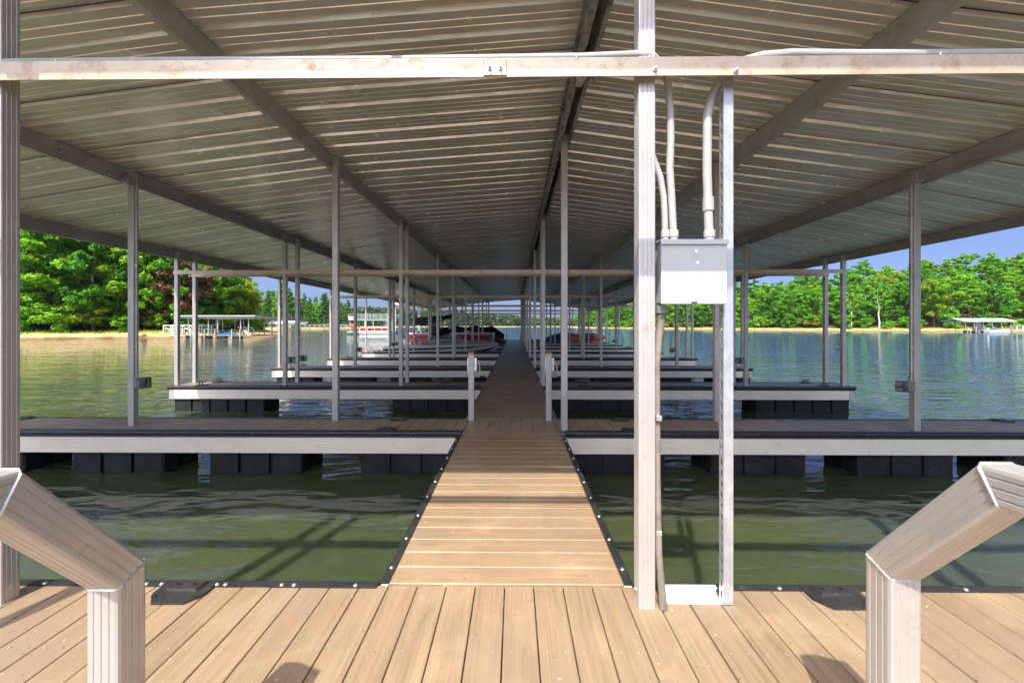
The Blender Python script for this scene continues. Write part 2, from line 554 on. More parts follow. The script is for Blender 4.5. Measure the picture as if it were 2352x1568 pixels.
def cleat_mesh():
    mb = MB()
    for sx in (-1, 1):
        mb.tube([(sx * 0.035, 0, 0.0), (sx * 0.03, 0, 0.045)], 0.010, 8)
    mb.tube([(-0.115, 0, 0.062), (-0.08, 0, 0.052), (-0.03, 0, 0.048), (0.03, 0, 0.048), (0.08, 0, 0.052), (0.115, 0, 0.062)], [0.006, 0.010, 0.012, 0.012, 0.010, 0.006], 8)
    return mb.mesh('cleat', M['dark'], True)
CLEAT = cleat_mesh()

ORD = ['', 'first', 'second', 'third', 'fourth', 'fifth', 'sixth', 'seventh', 'eighth', 'ninth', 'tenth']
NDOCK = 10
dock_front = lambda n: D1 + PERIOD * (n - 1)

FINGER_PLANK = plank_mesh('plank', FW - 0.03, 'plank_finger')
FLOATS_ODD = [-6.67, -4.92, -3.20, -1.32, 1.25, 2.97, 4.75, 6.52]
FLOATS_EVEN = [(-6.33, 1), (-1.63, 1), (1.63, 1), (6.08, 1)]

def finger_dock(n):
    y0 = dock_front(n)
    y1 = y0 + FW
    d = thing('finger_dock', f'floating finger dock, {ORD[n]} crossed by the walkway beyond the sunlit landing', 'dock', (0, y0 + FW / 2, 0), group='finger docks under the canopy')
    yc = y0 + FW / 2
    nx = int((XR - XL) / PITCH)
    x0 = -0.192 - math.floor((-0.192 - XL) / PITCH) * PITCH + PITCH / 2
    xs = [x0 + k * PITCH for k in range(nx) if x0 + k * PITCH + BW / 2 < XR]
    if n <= 4:
        for x in xs:
            share('plank', FINGER_PLANK, d, (x, 0, random.uniform(-0.0012, 0.0012)))
    else:
        mb = MB()
        for x in xs:
            mb.box(x - BW / 2, x + BW / 2, -FW / 2 + 0.015, FW / 2 - 0.015, -0.025, 0)
        o = mb.obj('decking', M['plank_finger'], d)
        o['kind'] = 'stuff'
    # edge guards and fascias, interrupted where the walkway joins
    for s in (-1, 1):
        for a, b in ((XL, WX0 - 0.05), (WX1 + 0.05, XR)):
            mb = MB()
            yy = s * FW / 2
            L = [a]
            while L[-1] + 3.05 < b - 0.4:
                L.append(L[-1] + 3.05)
            L.append(b)
            for p, q in zip(L[:-1], L[1:]):
                bm_ = MB().extrude(BUMP, (p + 0.002, yy, 0), (q - 0.002, yy, 0), (0, s, 0), (0, 0, 1))
                bm_.obj('bumper', M['rubber'], d, smooth=True)
        MB().extrude(FASC, (XL + 0.10, s * FW / 2, 0), (XR - 0.10, s * FW / 2, 0), (0, s, 0), (0, 0, 1)).obj('fascia', M['alu_white'], d)
    for s, x in ((-1, XL), (1, XR)):
        MB().extrude(BUMP, (x, -FW / 2 - 0.03, 0), (x, FW / 2 + 0.03, 0), (s, 0, 0), (0, 0, 1)).obj('bumper', M['rubber'], d, smooth=True)
        MB().box(min(x, x - s * 0.10), max(x, x - s * 0.10), -FW / 2 - 0.012, FW / 2 + 0.012, -0.275, -0.081).obj('end_plate', M['alu'], d)
    # floats
    if n % 2:
        for fx in FLOATS_ODD:
            share('float', FLOAT_S, d, (fx, 0, 0))
    else:
        for fx, _ in FLOATS_EVEN:
            share('float', FLOAT_L, d, (fx, 0, 0))
    # frame under the boards
    fr = MB()
    for yy in (-0.2, 0.0, 0.2):
        fr.box(XL + 0.1, XR - 0.1, yy - 0.02, yy + 0.02, -0.24, -0.0262)
    fr.obj('frame', M['alu'], d)
    # cleat plates at the walkway and near the ends
    for x in (-6.75, -1.58, 1.45, 6.55):
        for s in (-1, 1):
            c = share('cleat_plate', CLEAT_PLATE, d, (x + random.uniform(-0.03, 0.03), s * (FW / 2 - 0.075), 0.0015), (0, 0, 0 if s > 0 else math.pi))
            if (x == 1.45 and s < 0 and n % 2 == 0) or (abs(x) > 6 and (n % 3 != 1)):
                share('cleat', CLEAT, c, (0, 0.03, 0.02))
    return d
docks = {n: finger_dock(n) for n in range(1, NDOCK + 1)}

# walkway sections between the docks (boards laid across)
WALK_PLANK = plank_mesh('plank', WX1 - WX0, 'plank_walk')
def walkway(k):
    ya = 2.045 if k == 0 else dock_front(k) + FW - 0.012
    yb = dock_front(k + 1) + 0.012
    names = ['walkway section between the sunlit landing and the first finger dock'] + [f'brown plank walkway section between {ORD[i]} and {ORD[i + 1]} finger docks' for i in range(1, NDOCK)]
    wk = thing('walkway_section', names[k], 'walkway', ((WX0 + WX1) / 2, ya, 0), group='walkway sections')
    n = max(1, int(round((yb - ya) / PITCH)))
    pit = (yb - ya) / n
    hw = (WX1 - WX0) / 2
    if k <= 1:
        for i in range(n):
            share('plank', WALK_PLANK, wk, (0, (i + 0.5) * pit, 0.004 + random.uniform(-0.001, 0.001)), (0, 0, R(90)))
    else:
        mb = MB()
        for i in range(n):
            mb.box(-hw, hw, i * pit + 0.0025, (i + 1) * pit - 0.0025, -0.02, 0.004)
        mb.obj('decking', M['plank_walk'], wk)['kind'] = 'stuff'
    for s in (-1, 1):
        pr = [(0.0, 0.004), (0.0, 0.012), (0.042, 0.009), (0.050, -0.004), (0.050, -0.045), (0.040, -0.045), (0.040, 0.0)]
        MB().extrude(pr, (s * hw, 0.0, 0), (s * hw, yb - ya, 0), (s, 0, 0), (0, 0, 1)).obj('edge_strip', M['rubber'] if k == 0 else M['strip_grey'], wk)
        MB().box(min(s * (hw + 0.002), s * (hw + 0.038)), max(s * (hw + 0.002), s * (hw + 0.038)), 0.0, yb - ya, -0.20, -0.003).obj('side_beam', M['alu_white'], wk)
        if k == 0:
            for i in range(10):
                share('bolt', bolt_mesh, wk, (s * (hw + 0.022), 0.12 + i * 0.30, 0.0105))
    return wk
for k in range(NDOCK):
    walkway(k)

# the landing the camera stands on
LY0, LY1 = -1.7, 2.035
land = thing('landing_dock', 'sunlit landing of tan boards at the near end of the walkway', 'dock', (0, LY1, 0))
LAND_PLANK = plank_mesh('plank', LY1 - LY0)
k0 = -0.192 + PITCH / 2
i0 = int(math.ceil((XL - k0) / PITCH)) + 1
xs = [k0 + i * PITCH for i in range(i0, 200) if k0 + i * PITCH + BW / 2 < XR]
for x in xs:
    share('plank', LAND_PLANK, land, (x, (LY0 - LY1) / 2, random.uniform(-0.001, 0.001)))
screw = MB().lathe([(0.0045, 0), (0.004, 0.0012), (0.001, 0.0014)], (0, 0, 0), n=6).mesh('screw', M['steel'])
for x in xs:
    if -2.6 < x < 2.6:
        for dx in (-0.035, 0.035):
            share('screw', screw, land, (x + dx, -0.41, 0.001))
for a, b in ((XL, WX0 - 0.05), (WX1 + 0.05, XR)):
    MB().extrude(BUMP, (a, 0.004, 0), (b, 0.004, 0), (0, 1, 0), (0, 0, 1)).obj('bumper', M['rubber'], land, smooth=True)
    x = a + 0.05
    while x < b:
        if -2.9 < x < 2.9:
            share('bolt', bolt_mesh, land, (x + random.uniform(-0.02, 0.02), -0.012, 0.006))
        x += random.choice((0.045, 0.27, 0.29, 0.31))
MB().extrude(FASC, (XL, 0, 0), (XR, 0, 0), (0, 1, 0), (0, 0, 1)).obj('fascia', M['alu_white'], land)
fr = MB()
for yy in (-0.25, -0.9, -1.6, -2.3, -3.0, -3.6):
    fr.box(XL + 0.1, XR - 0.1, yy - 0.03, yy + 0.03, -0.25, -0.0262)
fr.obj('frame', M['alu'], land)
for fx in FLOATS_ODD:
    for fy in (-0.4, -2.8):
        share('float', FLOAT_S, land, (fx, fy, 0))
for x in (-1.595, 1.515):
    share('cleat_plate', CLEAT_PLATE, land, (x, -0.072, 0.0022))

# ---------------------------------------------------------------- the canopy: posts, beams, purlins, roof sheets
can = thing('dock_canopy', 'long metal gable canopy on aluminium posts over the whole dock', 'canopy', (0.6, 20, 0))
def canp(name, mesh, loc, rot=(0, 0, 0), scale=(1, 1, 1)):
    return share(name, mesh, can, (loc[0] - 0.6, loc[1] - 20, loc[2]), rot, scale)

TW = 0.0766
def tube_profile(w=TW, r=0.006, grooves=True):
    pts = []
    h = w / 2
    for q in range(4):
        ca, sa = [(1, 0), (0, 1), (-1, 0), (0, -1)][q]
        rot = lambda x, y: (x * ca - y * sa, x * sa + y * ca)
        # the side at x = +h, going up
        for k in range(4):
            a = R(-90 + 0) if False else R(-45 * 0)
        pts += [rot(h - r * 0.3, -h + r * 0.3), rot(h, -h + r)]
        if grooves:
            for gy in (-0.019, 0.0, 0.019):
                pts += [rot(h, gy - 0.0028), rot(h - 0.0022, gy - 0.0012), rot(h - 0.0022, gy + 0.0012), rot(h, gy + 0.0028)]
        pts += [rot(h, h - r)]
    return pts
TP = tube_profile()
POST = MB().extrude(TP, (0, 0, 0), (0, 0, 1), (1, 0, 0), (0, 1, 0)).mesh('post', M['alu'])

# purlin lines: (post x, purlin inner face x, bottom z, top z)
PUR = [(-7.27, -7.31, 2.72, 2.915), (-4.93, -4.97, 3.10, 3.285), (-2.43, -2.47, 3.40, 3.59),
       (2.72, 2.76, 3.29, 3.49), (4.90, 4.94, 2.995, 3.205), (6.95, 6.99, 2.655, 2.81)]
RIDGE_X = 0.612
RIDGE_Z0, RIDGE_Z1 = 3.53, 3.80
ROOF_Y0, ROOF_Y1 = 1.03, 40.2

def post_top(x):
    if abs(x - RIDGE_X) < 0.1:
        return RIDGE_Z0 + 0.10
    for p in PUR:
        if abs(p[0] - x) < 0.1:
            return p[3] - 0.035
    return 3.3
def add_post(x, y):
    px = -2.39 if (abs(x + 2.43) < 0.01 and y < 3) else 0.598 if (x == RIDGE_X and y < 3) else x
    return canp('post', POST, (px, y, 0.0), scale=(1, 1, post_top(x)))
LINES = [-7.27, -4.93, -2.43, RIDGE_X, 2.72, 4.90, 6.95]
posts = []
for x in LINES:
    posts.append((x, 1.905 if x != RIDGE_X else 1.912))
    if x != RIDGE_X:
        posts.append((x, 1.21))
for n in range(1, NDOCK + 1):
    y = dock_front(n)
    if n % 2:
        for x, dy in zip(LINES, (0.25, 0.27, 0.58, 0.10, 0.58, 0.10, 0.25)):
            posts.append((x, y + dy))
    else:
        for x in LINES:
            posts.append((x, y + 0.09))
            posts.append((x, y + FW - 0.09))
post_bolt = MB().lathe([(0.010, 0.0), (0.010, 0.004), (0.005, 0.005), (0.005, 0.009), (0.001, 0.0095)], (0, 0, 0), 'x', 8).mesh('bolt', M['steel'])
for x, y in posts:
    p = add_post(x, y)
    if y < 13:
        b = share('bolt', post_bolt, p, (TW / 2 if x < 0.3 else -TW / 2, 0, 0.07 / post_top(x)), (0, 0, 0 if x < 0.3 else math.pi), (1, 1, 1 / post_top(x)))

# cross beams: aluminium angle, vertical leg towards the camera
BZ0, BZ1 = 2.385, 2.468
ANG = [(0.0, BZ0), (0.006, BZ0), (0.006, BZ1 - 0.006), (0.066, BZ1 - 0.006), (0.066, BZ1), (0.0, BZ1)]
beam_m = MB().extrude(ANG, (-7.32, 0, 0), (7.0, 0, 0), (0, 1, 0), (0, 0, 1)).mesh('cross_beam', M['beam'])
for y in [1.880 - TW / 2 - 0.0065, 1.225]:
    canp('cross_beam', beam_m, (0, y, 0))
for n in range(2, NDOCK + 1, 2):
    y = dock_front(n)
    canp('cross_beam', beam_m, (0, y + 0.09 - TW / 2 - 0.0065, 0))
    canp('cross_beam', beam_m, (0, y + FW - 0.09 - TW / 2 - 0.0065, 0))
YB = 1.880 - TW / 2 - 0.0065          # front plane of the nearest visible beam
sp = MB().bbox(-0.052, 0.052, -0.006, 0, 2.388, 2.455, 0.002).obj('splice_plate', M['beam'], can, (-0.087 - 0.6, YB - 0.0005 - 20, 0))
bolt_y = MB().lathe([(0.012, 0), (0.012, -0.005), (0.006, -0.006), (0.006, -0.020), (0.001, -0.021)], (0, 0, 0), 'y', 10).mesh('bolt', M['steel'])
for dx in (-0.024, 0.024):
    share('bolt', bolt_y, sp, (dx, -0.0055, 2.42))
canp('bolt', bolt_y, (0.620, YB, 2.412))
canp('bolt', bolt_y, (0.975, YB, 2.402))

# purlins in lengths, ribbed face towards the walkway
SEG = [ROOF_Y0 + 0.06, 3.1, 8.9, 16.4, 23.8, 31.2, ROOF_Y1 - 0.04]
for px, fx, z0, z1 in PUR:
    s = 1 if fx < 0 else -1                     # inner face looks along +x on the left side
    h = z1 - z0
    prof = [(0, 0), (0, 0.012)]
    for k in range(5):
        zc = 0.03 + (h - 0.06) * k / 4
        prof += [(0, zc - 0.006), (-0.003, zc - 0.003), (-0.003, zc + 0.003), (0, zc + 0.006)]
    prof += [(0, h), (-0.055, h), (-0.055, h - 0.006), (-0.006, h - 0.006), (-0.006, 0.006), (-0.055, 0.006), (-0.055, 0)]
    for a, b in zip(SEG[:-1], SEG[1:]):
        me = MB().extrude(prof, (0, a + 0.003, 0), (0, b - 0.003, 0), (s, 0, 0), (0, 0, 1)).mesh('purlin', M['purlin'])
        share('purlin', me, can, (fx - 0.6, -20, z0))
for s in (-1, 1):
    x = RIDGE_X + s * (TW / 2 + 0.002)
    h = RIDGE_Z1 - RIDGE_Z0
    prof = [(0, 0), (0.036, 0), (0.036, 0.02), (0.032, 0.02), (0.032, 0.005), (0.004, 0.005), (0.004, h - 0.005), (0.036, h - 0.005), (0.036, h), (0, h)]
    for a, b in zip(SEG[:-1], SEG[1:]):
        me = MB().extrude(prof, (0, a + 0.003, 0), (0, b - 0.003, 0), (s, 0, 0), (0, 0, 1)).mesh('ridge_channel', M['ridge'])
        share('ridge_channel', me, can, (x - 0.6, -20, RIDGE_Z0))

# roof sheets: ribbed steel panels, ridge to eave
def sheet(points, name):
    """points: (x, z) from ridge to eave, underside of the flats"""
    Wp = 0.914
    prof = [(-0.018, -0.0035)]
    for k in range(3):
        o = k * Wp / 3
        prof += [(o + 0.0, 0.0), (o + 0.018, 0.032), (o + 0.048, 0.032), (o + 0.066, 0.0),
                 (o + 0.128, 0.0), (o + 0.134, 0.005), (o + 0.152, 0.005), (o + 0.158, 0.0),
                 (o + 0.212, 0.0), (o + 0.218, 0.005), (o + 0.236, 0.005), (o + 0.242, 0.0)]
    prof += [(Wp + 0.002, 0.0), (Wp + 0.004, -0.007)]
    secs = [[(x, y, z + dz) for y, dz in prof] for x, z in points]
    if points[-1][0] > points[0][0]:
        secs = secs
    me = MB().loft(secs)
    n0 = len(me.f)
    # dark strip along the seam, painting in the shade line of the lap
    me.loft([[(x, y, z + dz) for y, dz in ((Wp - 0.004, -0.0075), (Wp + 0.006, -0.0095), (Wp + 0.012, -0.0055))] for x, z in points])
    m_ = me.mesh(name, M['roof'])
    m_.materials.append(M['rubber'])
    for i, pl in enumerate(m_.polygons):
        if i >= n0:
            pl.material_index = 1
    return m_
def subdiv(pts, k=2):
    out = []
    for (a, b), (c, d) in zip(pts[:-1], pts[1:]):
        for i in range(k):
            out.append((a + (c - a) * i / k, b + (d - b) * i / k))
    return out + [pts[-1]]
left_pts = subdiv([(RIDGE_X + 0.05, 3.815), (-2.50, 3.593), (-5.0, 3.288), (-7.34, 2.918), (-7.50, 2.893)])
right_pts = subdiv([(RIDGE_X - 0.02, 3.808), (2.79, 3.493), (4.97, 3.208), (7.02, 2.813), (7.18, 2.782)])
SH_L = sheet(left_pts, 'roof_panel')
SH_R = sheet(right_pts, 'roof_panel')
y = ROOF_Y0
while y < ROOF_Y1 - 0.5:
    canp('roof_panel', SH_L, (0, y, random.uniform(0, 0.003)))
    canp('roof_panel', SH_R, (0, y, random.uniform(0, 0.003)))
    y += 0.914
capm = MB().extrude([(-0.16, -0.01), (0, 0.035), (0.16, -0.012), (0.16, -0.006), (0, 0.041), (-0.16, -0.004)], (0, ROOF_Y0 - 0.01, 0), (0, y + 0.01, 0), (1, 0, 0), (0, 0, 1)).mesh('ridge_cap', M['roof_white'])
share('ridge_cap', capm, can, (RIDGE_X - 0.6, -20, 3.845))
MB().extrude([(0, 3.50), (0.045, 3.50), (0.045, 3.56), (0, 3.56)], (-3.0, 0, 0), (2.62, 0, 0), (0, 1, 0), (0, 0, 1)).obj('gable_beam', M['purlin'], can, (-0.6, 1.035 - 20, 0))
for x in (-2.2, -0.8, 1.6):
    MB().box(x - 0.02, x + 0.02, 0.002, 0.04, 3.5605, 3.62 if abs(x) > 2 else 3.72).obj('hanger', M['purlin'], can, (-0.6, 1.035 - 20, 0))
# ---------------------------------------------------------------- gangway railings at the landing
def railing(s):
    X = s * 1.0
    side = 'left' if s < 0 else 'right'
    lab = {'left': 'aluminium gangway handrail sloping to its end post, beach side of the landing',
           'right': 'aluminium gangway handrail sloping to its end post, hill side of the landing'}[side]
    Y = 1.03 if s < 0 else 1.09
    g = thing('gangway_railing', lab, 'railing', (X if s < 0 else 0.985, Y, 0), group='gangway railings')
    big = tube_profile(0.080, 0.009)
    # centre line: end post, sloped piece, level rail running back over the gangway
    P = [Vector((0, 0, 0.0)), Vector((0, 0, 0.655)), Vector((0, -0.252, 0.960)), Vector((0, -2.55, 1.03))]
    def mitred(i):
        a = (P[i] - P[i - 1]).normalized(); b = (P[i + 1] - P[i]).normalized()
        return (a + b).normalized()
    cuts = [Vector((0, 0, 1)), mitred(1), mitred(2), Vector((0, -1, 0))]
    for k, nme in enumerate(('end_post', 'sloped_rail', 'top_rail')):
        d = (P[k + 1] - P[k]).normalized()
        u = Vector((1, 0, 0)); w_ = d.cross(u).normalized()
        def cut(pt, nrm, a, b):
            q = pt + u * a + w_ * b
            t = (pt - q).dot(nrm) / d.dot(nrm)
            return q + d * t
        r0 = [cut(P[k] + d * (0.0012 if k else 0), cuts[k], a, b) for a, b in big]
        r1 = [cut(P[k + 1] - d * 0.0012, cuts[k + 1], a, b) for a, b in big]
        MB().loft([r0, r1], closed=True, cap=True).obj(nme, M['alu'], g)
    # weld beads round the two mitres
    for k in (1, 2):
        d = (P[k + 1] - P[k]).normalized(); u = Vector((1, 0, 0)); w_ = d.cross(u).normalized()
        ring = []
        h = 0.0398; e = 0.031
        for a, b in ((-e, -h), (e, -h), (h, -e), (h, e), (e, h), (-e, h), (-h, e), (-h, -e), (-e, -h)):
            q = P[k] + u * a + w_ * b
            ring.append(q + d * ((P[k] - q).dot(cuts[k]) / d.dot(cuts[k])))
        MB().tube(ring, 0.0034, 6).obj('weld', M['zinc'], g, smooth=True)
    MB().extrude(big, (0, -2.2, 0), (0, -2.2, 0.975), (1, 0, 0), (0, 1, 0)).obj('post', M['alu'], g)
railing(-1)
railing(1)

# ---------------------------------------------------------------- electrical box, its strut and conduits
BX0, BX1, BYF, BZB, BZT = 0.657, 0.951, 1.862, 1.377, 1.668
eb = thing('electrical_box', 'pale grey metal electrical box mounted between the post and the slotted strut', 'electrical box', ((BX0 + BX1) / 2, BYF + 0.07, BZB))
hw = (BX1 - BX0) / 2; hh = BZT - BZB
MB().bbox(-hw + 0.004, hw - 0.004, -0.062, 0.075, 0.006, hh - 0.006, 0.004).obj('cabinet', M['box_paint'], eb)
MB().bbox(-hw, hw, -0.072, -0.0625, 0.0, hh - 0.022, 0.0025).obj('cover', M['box_paint'], eb)
MB().extrude([(-0.082, hh - 0.024), (-0.080, hh - 0.006), (-0.070, hh), (0.076, hh + 0.004), (0.076, hh - 0.0055), (-0.0745, hh - 0.0065), (-0.0765, hh - 0.024)], (-hw - 0.004, 0, 0), (hw + 0.004, 0, 0), (0, 1, 0), (0, 0, 1)).obj('rain_hood', M['box_paint'], eb)
MB().bbox(-0.013, 0.013, -0.0745, -0.071, 0.004, 0.011, 0.001).obj('latch', M['dark'], eb)
for cx, cz in ((0.008, hh - 0.055), (0.014, hh - 0.105)):
    MB().lathe([(0.008, 0), (0.008, -0.0015), (0.003, -0.002)], (cx, -0.0722, cz), 'y', 12).obj('plug', M['white'], eb)
ringm = MB()
ringm.tube([(0.0 + 0.013 * math.cos(a), -0.0722, hh - 0.082 + 0.013 * math.sin(a)) for a in [2 * math.pi * k / 16 for k in range(17)]], 0.0012, 5)
ringm.obj('embossed_ring', M['box_paint'], eb)

st = thing('slotted_strut', 'galvanised slotted steel strut standing right beside the electrical box', 'strut', (0.978, 1.925, 0))
SX0, SX1, SY0, SY1, SZ = -0.021, 0.023, -0.02, 0.022, 2.44
MB().box(SX0 + 0.0032, SX1, SY0, SY0 + 0.003, 0.004, SZ).obj('front_web', M['steel'], st)
MB().box(SX1 - 0.003, SX1, SY0 + 0.0032, SY1, 0.004, SZ).obj('side_web', M['steel'], st)
sw = MB()
sw.box(SX0, SX0 + 0.003, SY0, SY0 + 0.013, 0.004, SZ)
sw.box(SX0, SX0 + 0.003, SY1 - 0.013, SY1, 0.004, SZ)
z = 0.004
while z < SZ - 0.05:
    sw.box(SX0, SX0 + 0.003, SY0 + 0.0131, SY1 - 0.0131, z, z + 0.022)
    z += 0.0508
sw.obj('slotted_web', M['steel'], st)
ba = thing('base_angle', 'short white aluminium angle on the boards between post and slotted strut', 'angle', (0.81, 1.945, 0))
MB().extrude([(-0.035, 0.0022), (0.035, 0.0022), (0.035, 0.048), (0.030, 0.048), (0.030, 0.0075), (-0.035, 0.0075)], (-0.125, 0, 0), (0.145, 0, 0), (0, 1, 0), (0, 0, 1)).obj('angle', M['white'], ba)

def arc(c, r, a0, a1, ax, ay, n=6):
    c = Vector(c); ax = Vector(ax); ay = Vector(ay)
    return [c + ax * (r * math.cos(R(a0 + (a1 - a0) * k / n))) + ay * (r * math.sin(R(a0 + (a1 - a0) * k / n))) for k in range(n + 1)]

def conduit(name, label, path, r, z_in, mat='pvc', straps=()):
    c = thing(name, label, 'conduit', tuple(path[-1]))
    o = Vector(path[-1])
    MB().tube([Vector(p) - o for p in path], r, 12).obj('pipe', M[mat], c, smooth=True)
    if z_in is not None:
        e = Vector(path[-1]) - o
        MB().lathe([(r + 0.002, 0.055), (r + 0.0045, 0.05), (r + 0.0045, 0.022), (r + 0.001, 0.0215), (r + 0.001, 0.002)], e, 'z', 14).obj('connector', M['pvc'], c, smooth=True)
    for sx in straps:
        p = Vector(sx) - o
        MB().tube([p + Vector((0, 0.018 * math.cos(a), 0.018 * math.sin(a))) for a in [R(200 - 40 * k) for k in range(6)]], 0.0035, 6).obj('strap', M['zinc'], c)
    return c
YC = YB + 0.050
ZC = BZ1 + 0.029
pA = [(-3.0, YC, ZC - 0.004), (-1.6, YC, ZC), (-0.6, YC, ZC - 0.002), (0.3, YC, ZC + 0.004), (0.55, YC - 0.002, ZC + 0.012), (0.63, YC + 0.005, ZC + 0.010), (0.685, YC + 0.03, ZC - 0.02), (0.715, YC + 0.055, ZC - 0.08), (0.732, 1.955, 2.30), (0.735, 1.955, 2.16), (0.728, 1.95, 2.02), (0.735, 1.945, 1.88), (0.743, 1.94, BZT + 0.003)]
conduit('beam_conduit', 'grey plastic conduit along the beam, bending down into the middle of the electrical box', pA, 0.0170, BZT, straps=[(-2.1, YC, ZC - 0.01), (-1.2, YC, ZC - 0.01), (0.28, YC, ZC - 0.008)])
pB = [(3.4, YC, ZC + 0.006), (2.0, YC, ZC + 0.004), (1.55, YC, ZC + 0.006), (1.25, YC, ZC + 0.012), (1.12, YC + 0.004, ZC + 0.004), (1.03, YC + 0.02, ZC - 0.012), (0.97, YC + 0.05, ZC - 0.06), (0.925, 1.953, 2.36), (0.905, 1.953, 2.26), (0.902, 1.95, 2.0), (0.906, 1.945, 1.80), (0.908, 1.94, BZT + 0.003)]
cB = conduit('beam_conduit', 'thick grey plastic conduit with a wide coupling, entering the box beside the slotted strut', pB, 0.0205, BZT, straps=[(1.9, YC, ZC - 0.004)])
o = Vector(pB[-1])
MB().lathe([(0.021, 0), (0.0255, 0.001), (0.0255, 0.064), (0.021, 0.065)], Vector((0.9055, 1.945, 1.815)) - o, 'z', 14).obj('coupling', M['pvc'], cB, smooth=True)
pC = [(0.60, 1.965, 2.46), (0.605, 1.965, 2.30), (0.62, 1.965, 2.17), (0.65, 1.96, 2.08), (0.685, 1.955, 1.98), (0.700, 1.95, 1.88), (0.703, 1.945, 1.78), (0.703, 1.94, BZT + 0.003)]
conduit('box_conduit', 'thin grey conduit curving out from behind the post into the box', pC, 0.0150, BZT)
pD = [(0.682, 1.93, BZB - 0.002), (0.682, 1.93, 1.32), (0.668, 1.925, 1.22), (0.658, 1.92, 1.1), (0.654, 1.90, 0.6), (0.656, 1.89, 0.25), (0.672, 1.88, 0.003)]
cD = conduit('down_conduit', 'grimy dark conduit running from the box bottom down the post to the deck', pD, [0.022, 0.020, 0.017, 0.014, 0.013, 0.015, 0.019], None, 'pvc_dirty')
o = Vector(pD[-1])
MB().lathe([(0.020, 0), (0.027, 0.001), (0.027, 0.035), (0.02, 0.036)], Vector((0.682, 1.93, 1.338)) - o, 'z', 14).obj('coupling', M['grey_plastic'], cD, smooth=True)
for zz in (0.34, 0.86):
    MB().bbox(-0.012, 0.014, -0.022, 0.02, -0.012, 0.012, 0.003).obj('clip', M['zinc'], cD, Vector((0.654, 1.9, zz)) - o)

# ---------------------------------------------------------------- winch posts on the first finger dock
def winch_post(X, lab):
    y = dock_front(1) + FW - 0.07
    g = thing('winch_post', lab, 'winch post', (X, y, 0), group='winch posts')
    h = 0.885
    share('post', POST, g, (0, 0, 0), scale=(1, 1, h))
    b = 0.041
    MB().loft([[(-b, -b, h), (b, -b, h), (b, b, h), (-b, b, h)], [(-b, -b, h + 0.018), (b, -b, h + 0.018), (b, b, h + 0.018), (-b, b, h + 0.018)], [(-b * .6, -b * .6, h + 0.038), (b * .6, -b * .6, h + 0.038), (b * .6, b * .6, h + 0.038), (-b * .6, b * .6, h + 0.038)]], closed=True, cap=True).obj('cap', M['tan_cap'], g)
    MB().bbox(-0.054, -0.0392, -0.03, 0.03, 0.66, 0.845, 0.002).obj('back_plate', M['zinc'], g)
    wi = MB().bbox(0.0392, 0.046, -0.035, 0.035, 0.665, 0.85, 0.002)
    wi.bbox(0.046, 0.074, -0.035, -0.031, 0.67, 0.845, 0.001)
    wi.bbox(0.046, 0.074, 0.031, 0.035, 0.67, 0.845, 0.001)
    wo_ = wi.obj('winch', M['zinc'], g)
    MB().lathe([(0.012, 0), (0.012, 0.016), (0.022, 0.0165), (0.022, 0.02), (0.012, 0.0205), (0.012, 0.036), (0.006, 0.037), (0.006, 0.058)], (0.047, 0, 0.775), 'x', 12).obj('drum', M['steel'], wo_, smooth=True)
    MB().tube([(0.092, 0, 0.80), (0.094, 0, 0.77), (0.104, 0, 0.745), (0.112, 0, 0.735), (0.114, 0, 0.60), (0.120, 0, 0.585)], 0.006, 8).obj('crank', M['zinc'], wo_, smooth=True)
    MB().lathe([(0.009, 0), (0.012, 0.004), (0.012, 0.070), (0.008, 0.074)], (0.116, 0, 0.588), 'x', 10).obj('handle', M['dark'], wo_, smooth=True)
    for zz in (0.73, 0.80):
        share('bolt', bolt_y, g, (0, -0.0375, zz))
winch_post(-0.589, 'short winch post with tan cap at the walkway edge opposite the ridge posts')
winch_post(0.462, 'short winch post with tan cap beside the ridge post')

# poles at the far end of the walkway
for X, s in ((-0.70, 'on the side of the boats'), (0.52, 'by the last ridge post')):
    p = thing('mooring_pole', f'thin dark pole at the far end of the walkway {s}', 'pole', (X, dock_front(10) - 1.2, 0))
    MB().tube([(0, 0, -0.5), (0, 0, 0.55)], 0.04, 10).obj('shaft', M['purlin'], p)
    MB().lathe([(0.044, 0.55), (0.044, 0.60), (0.02, 0.62)], (0, 0, 0), 'z', 10).obj('cap', M['dark'], p)

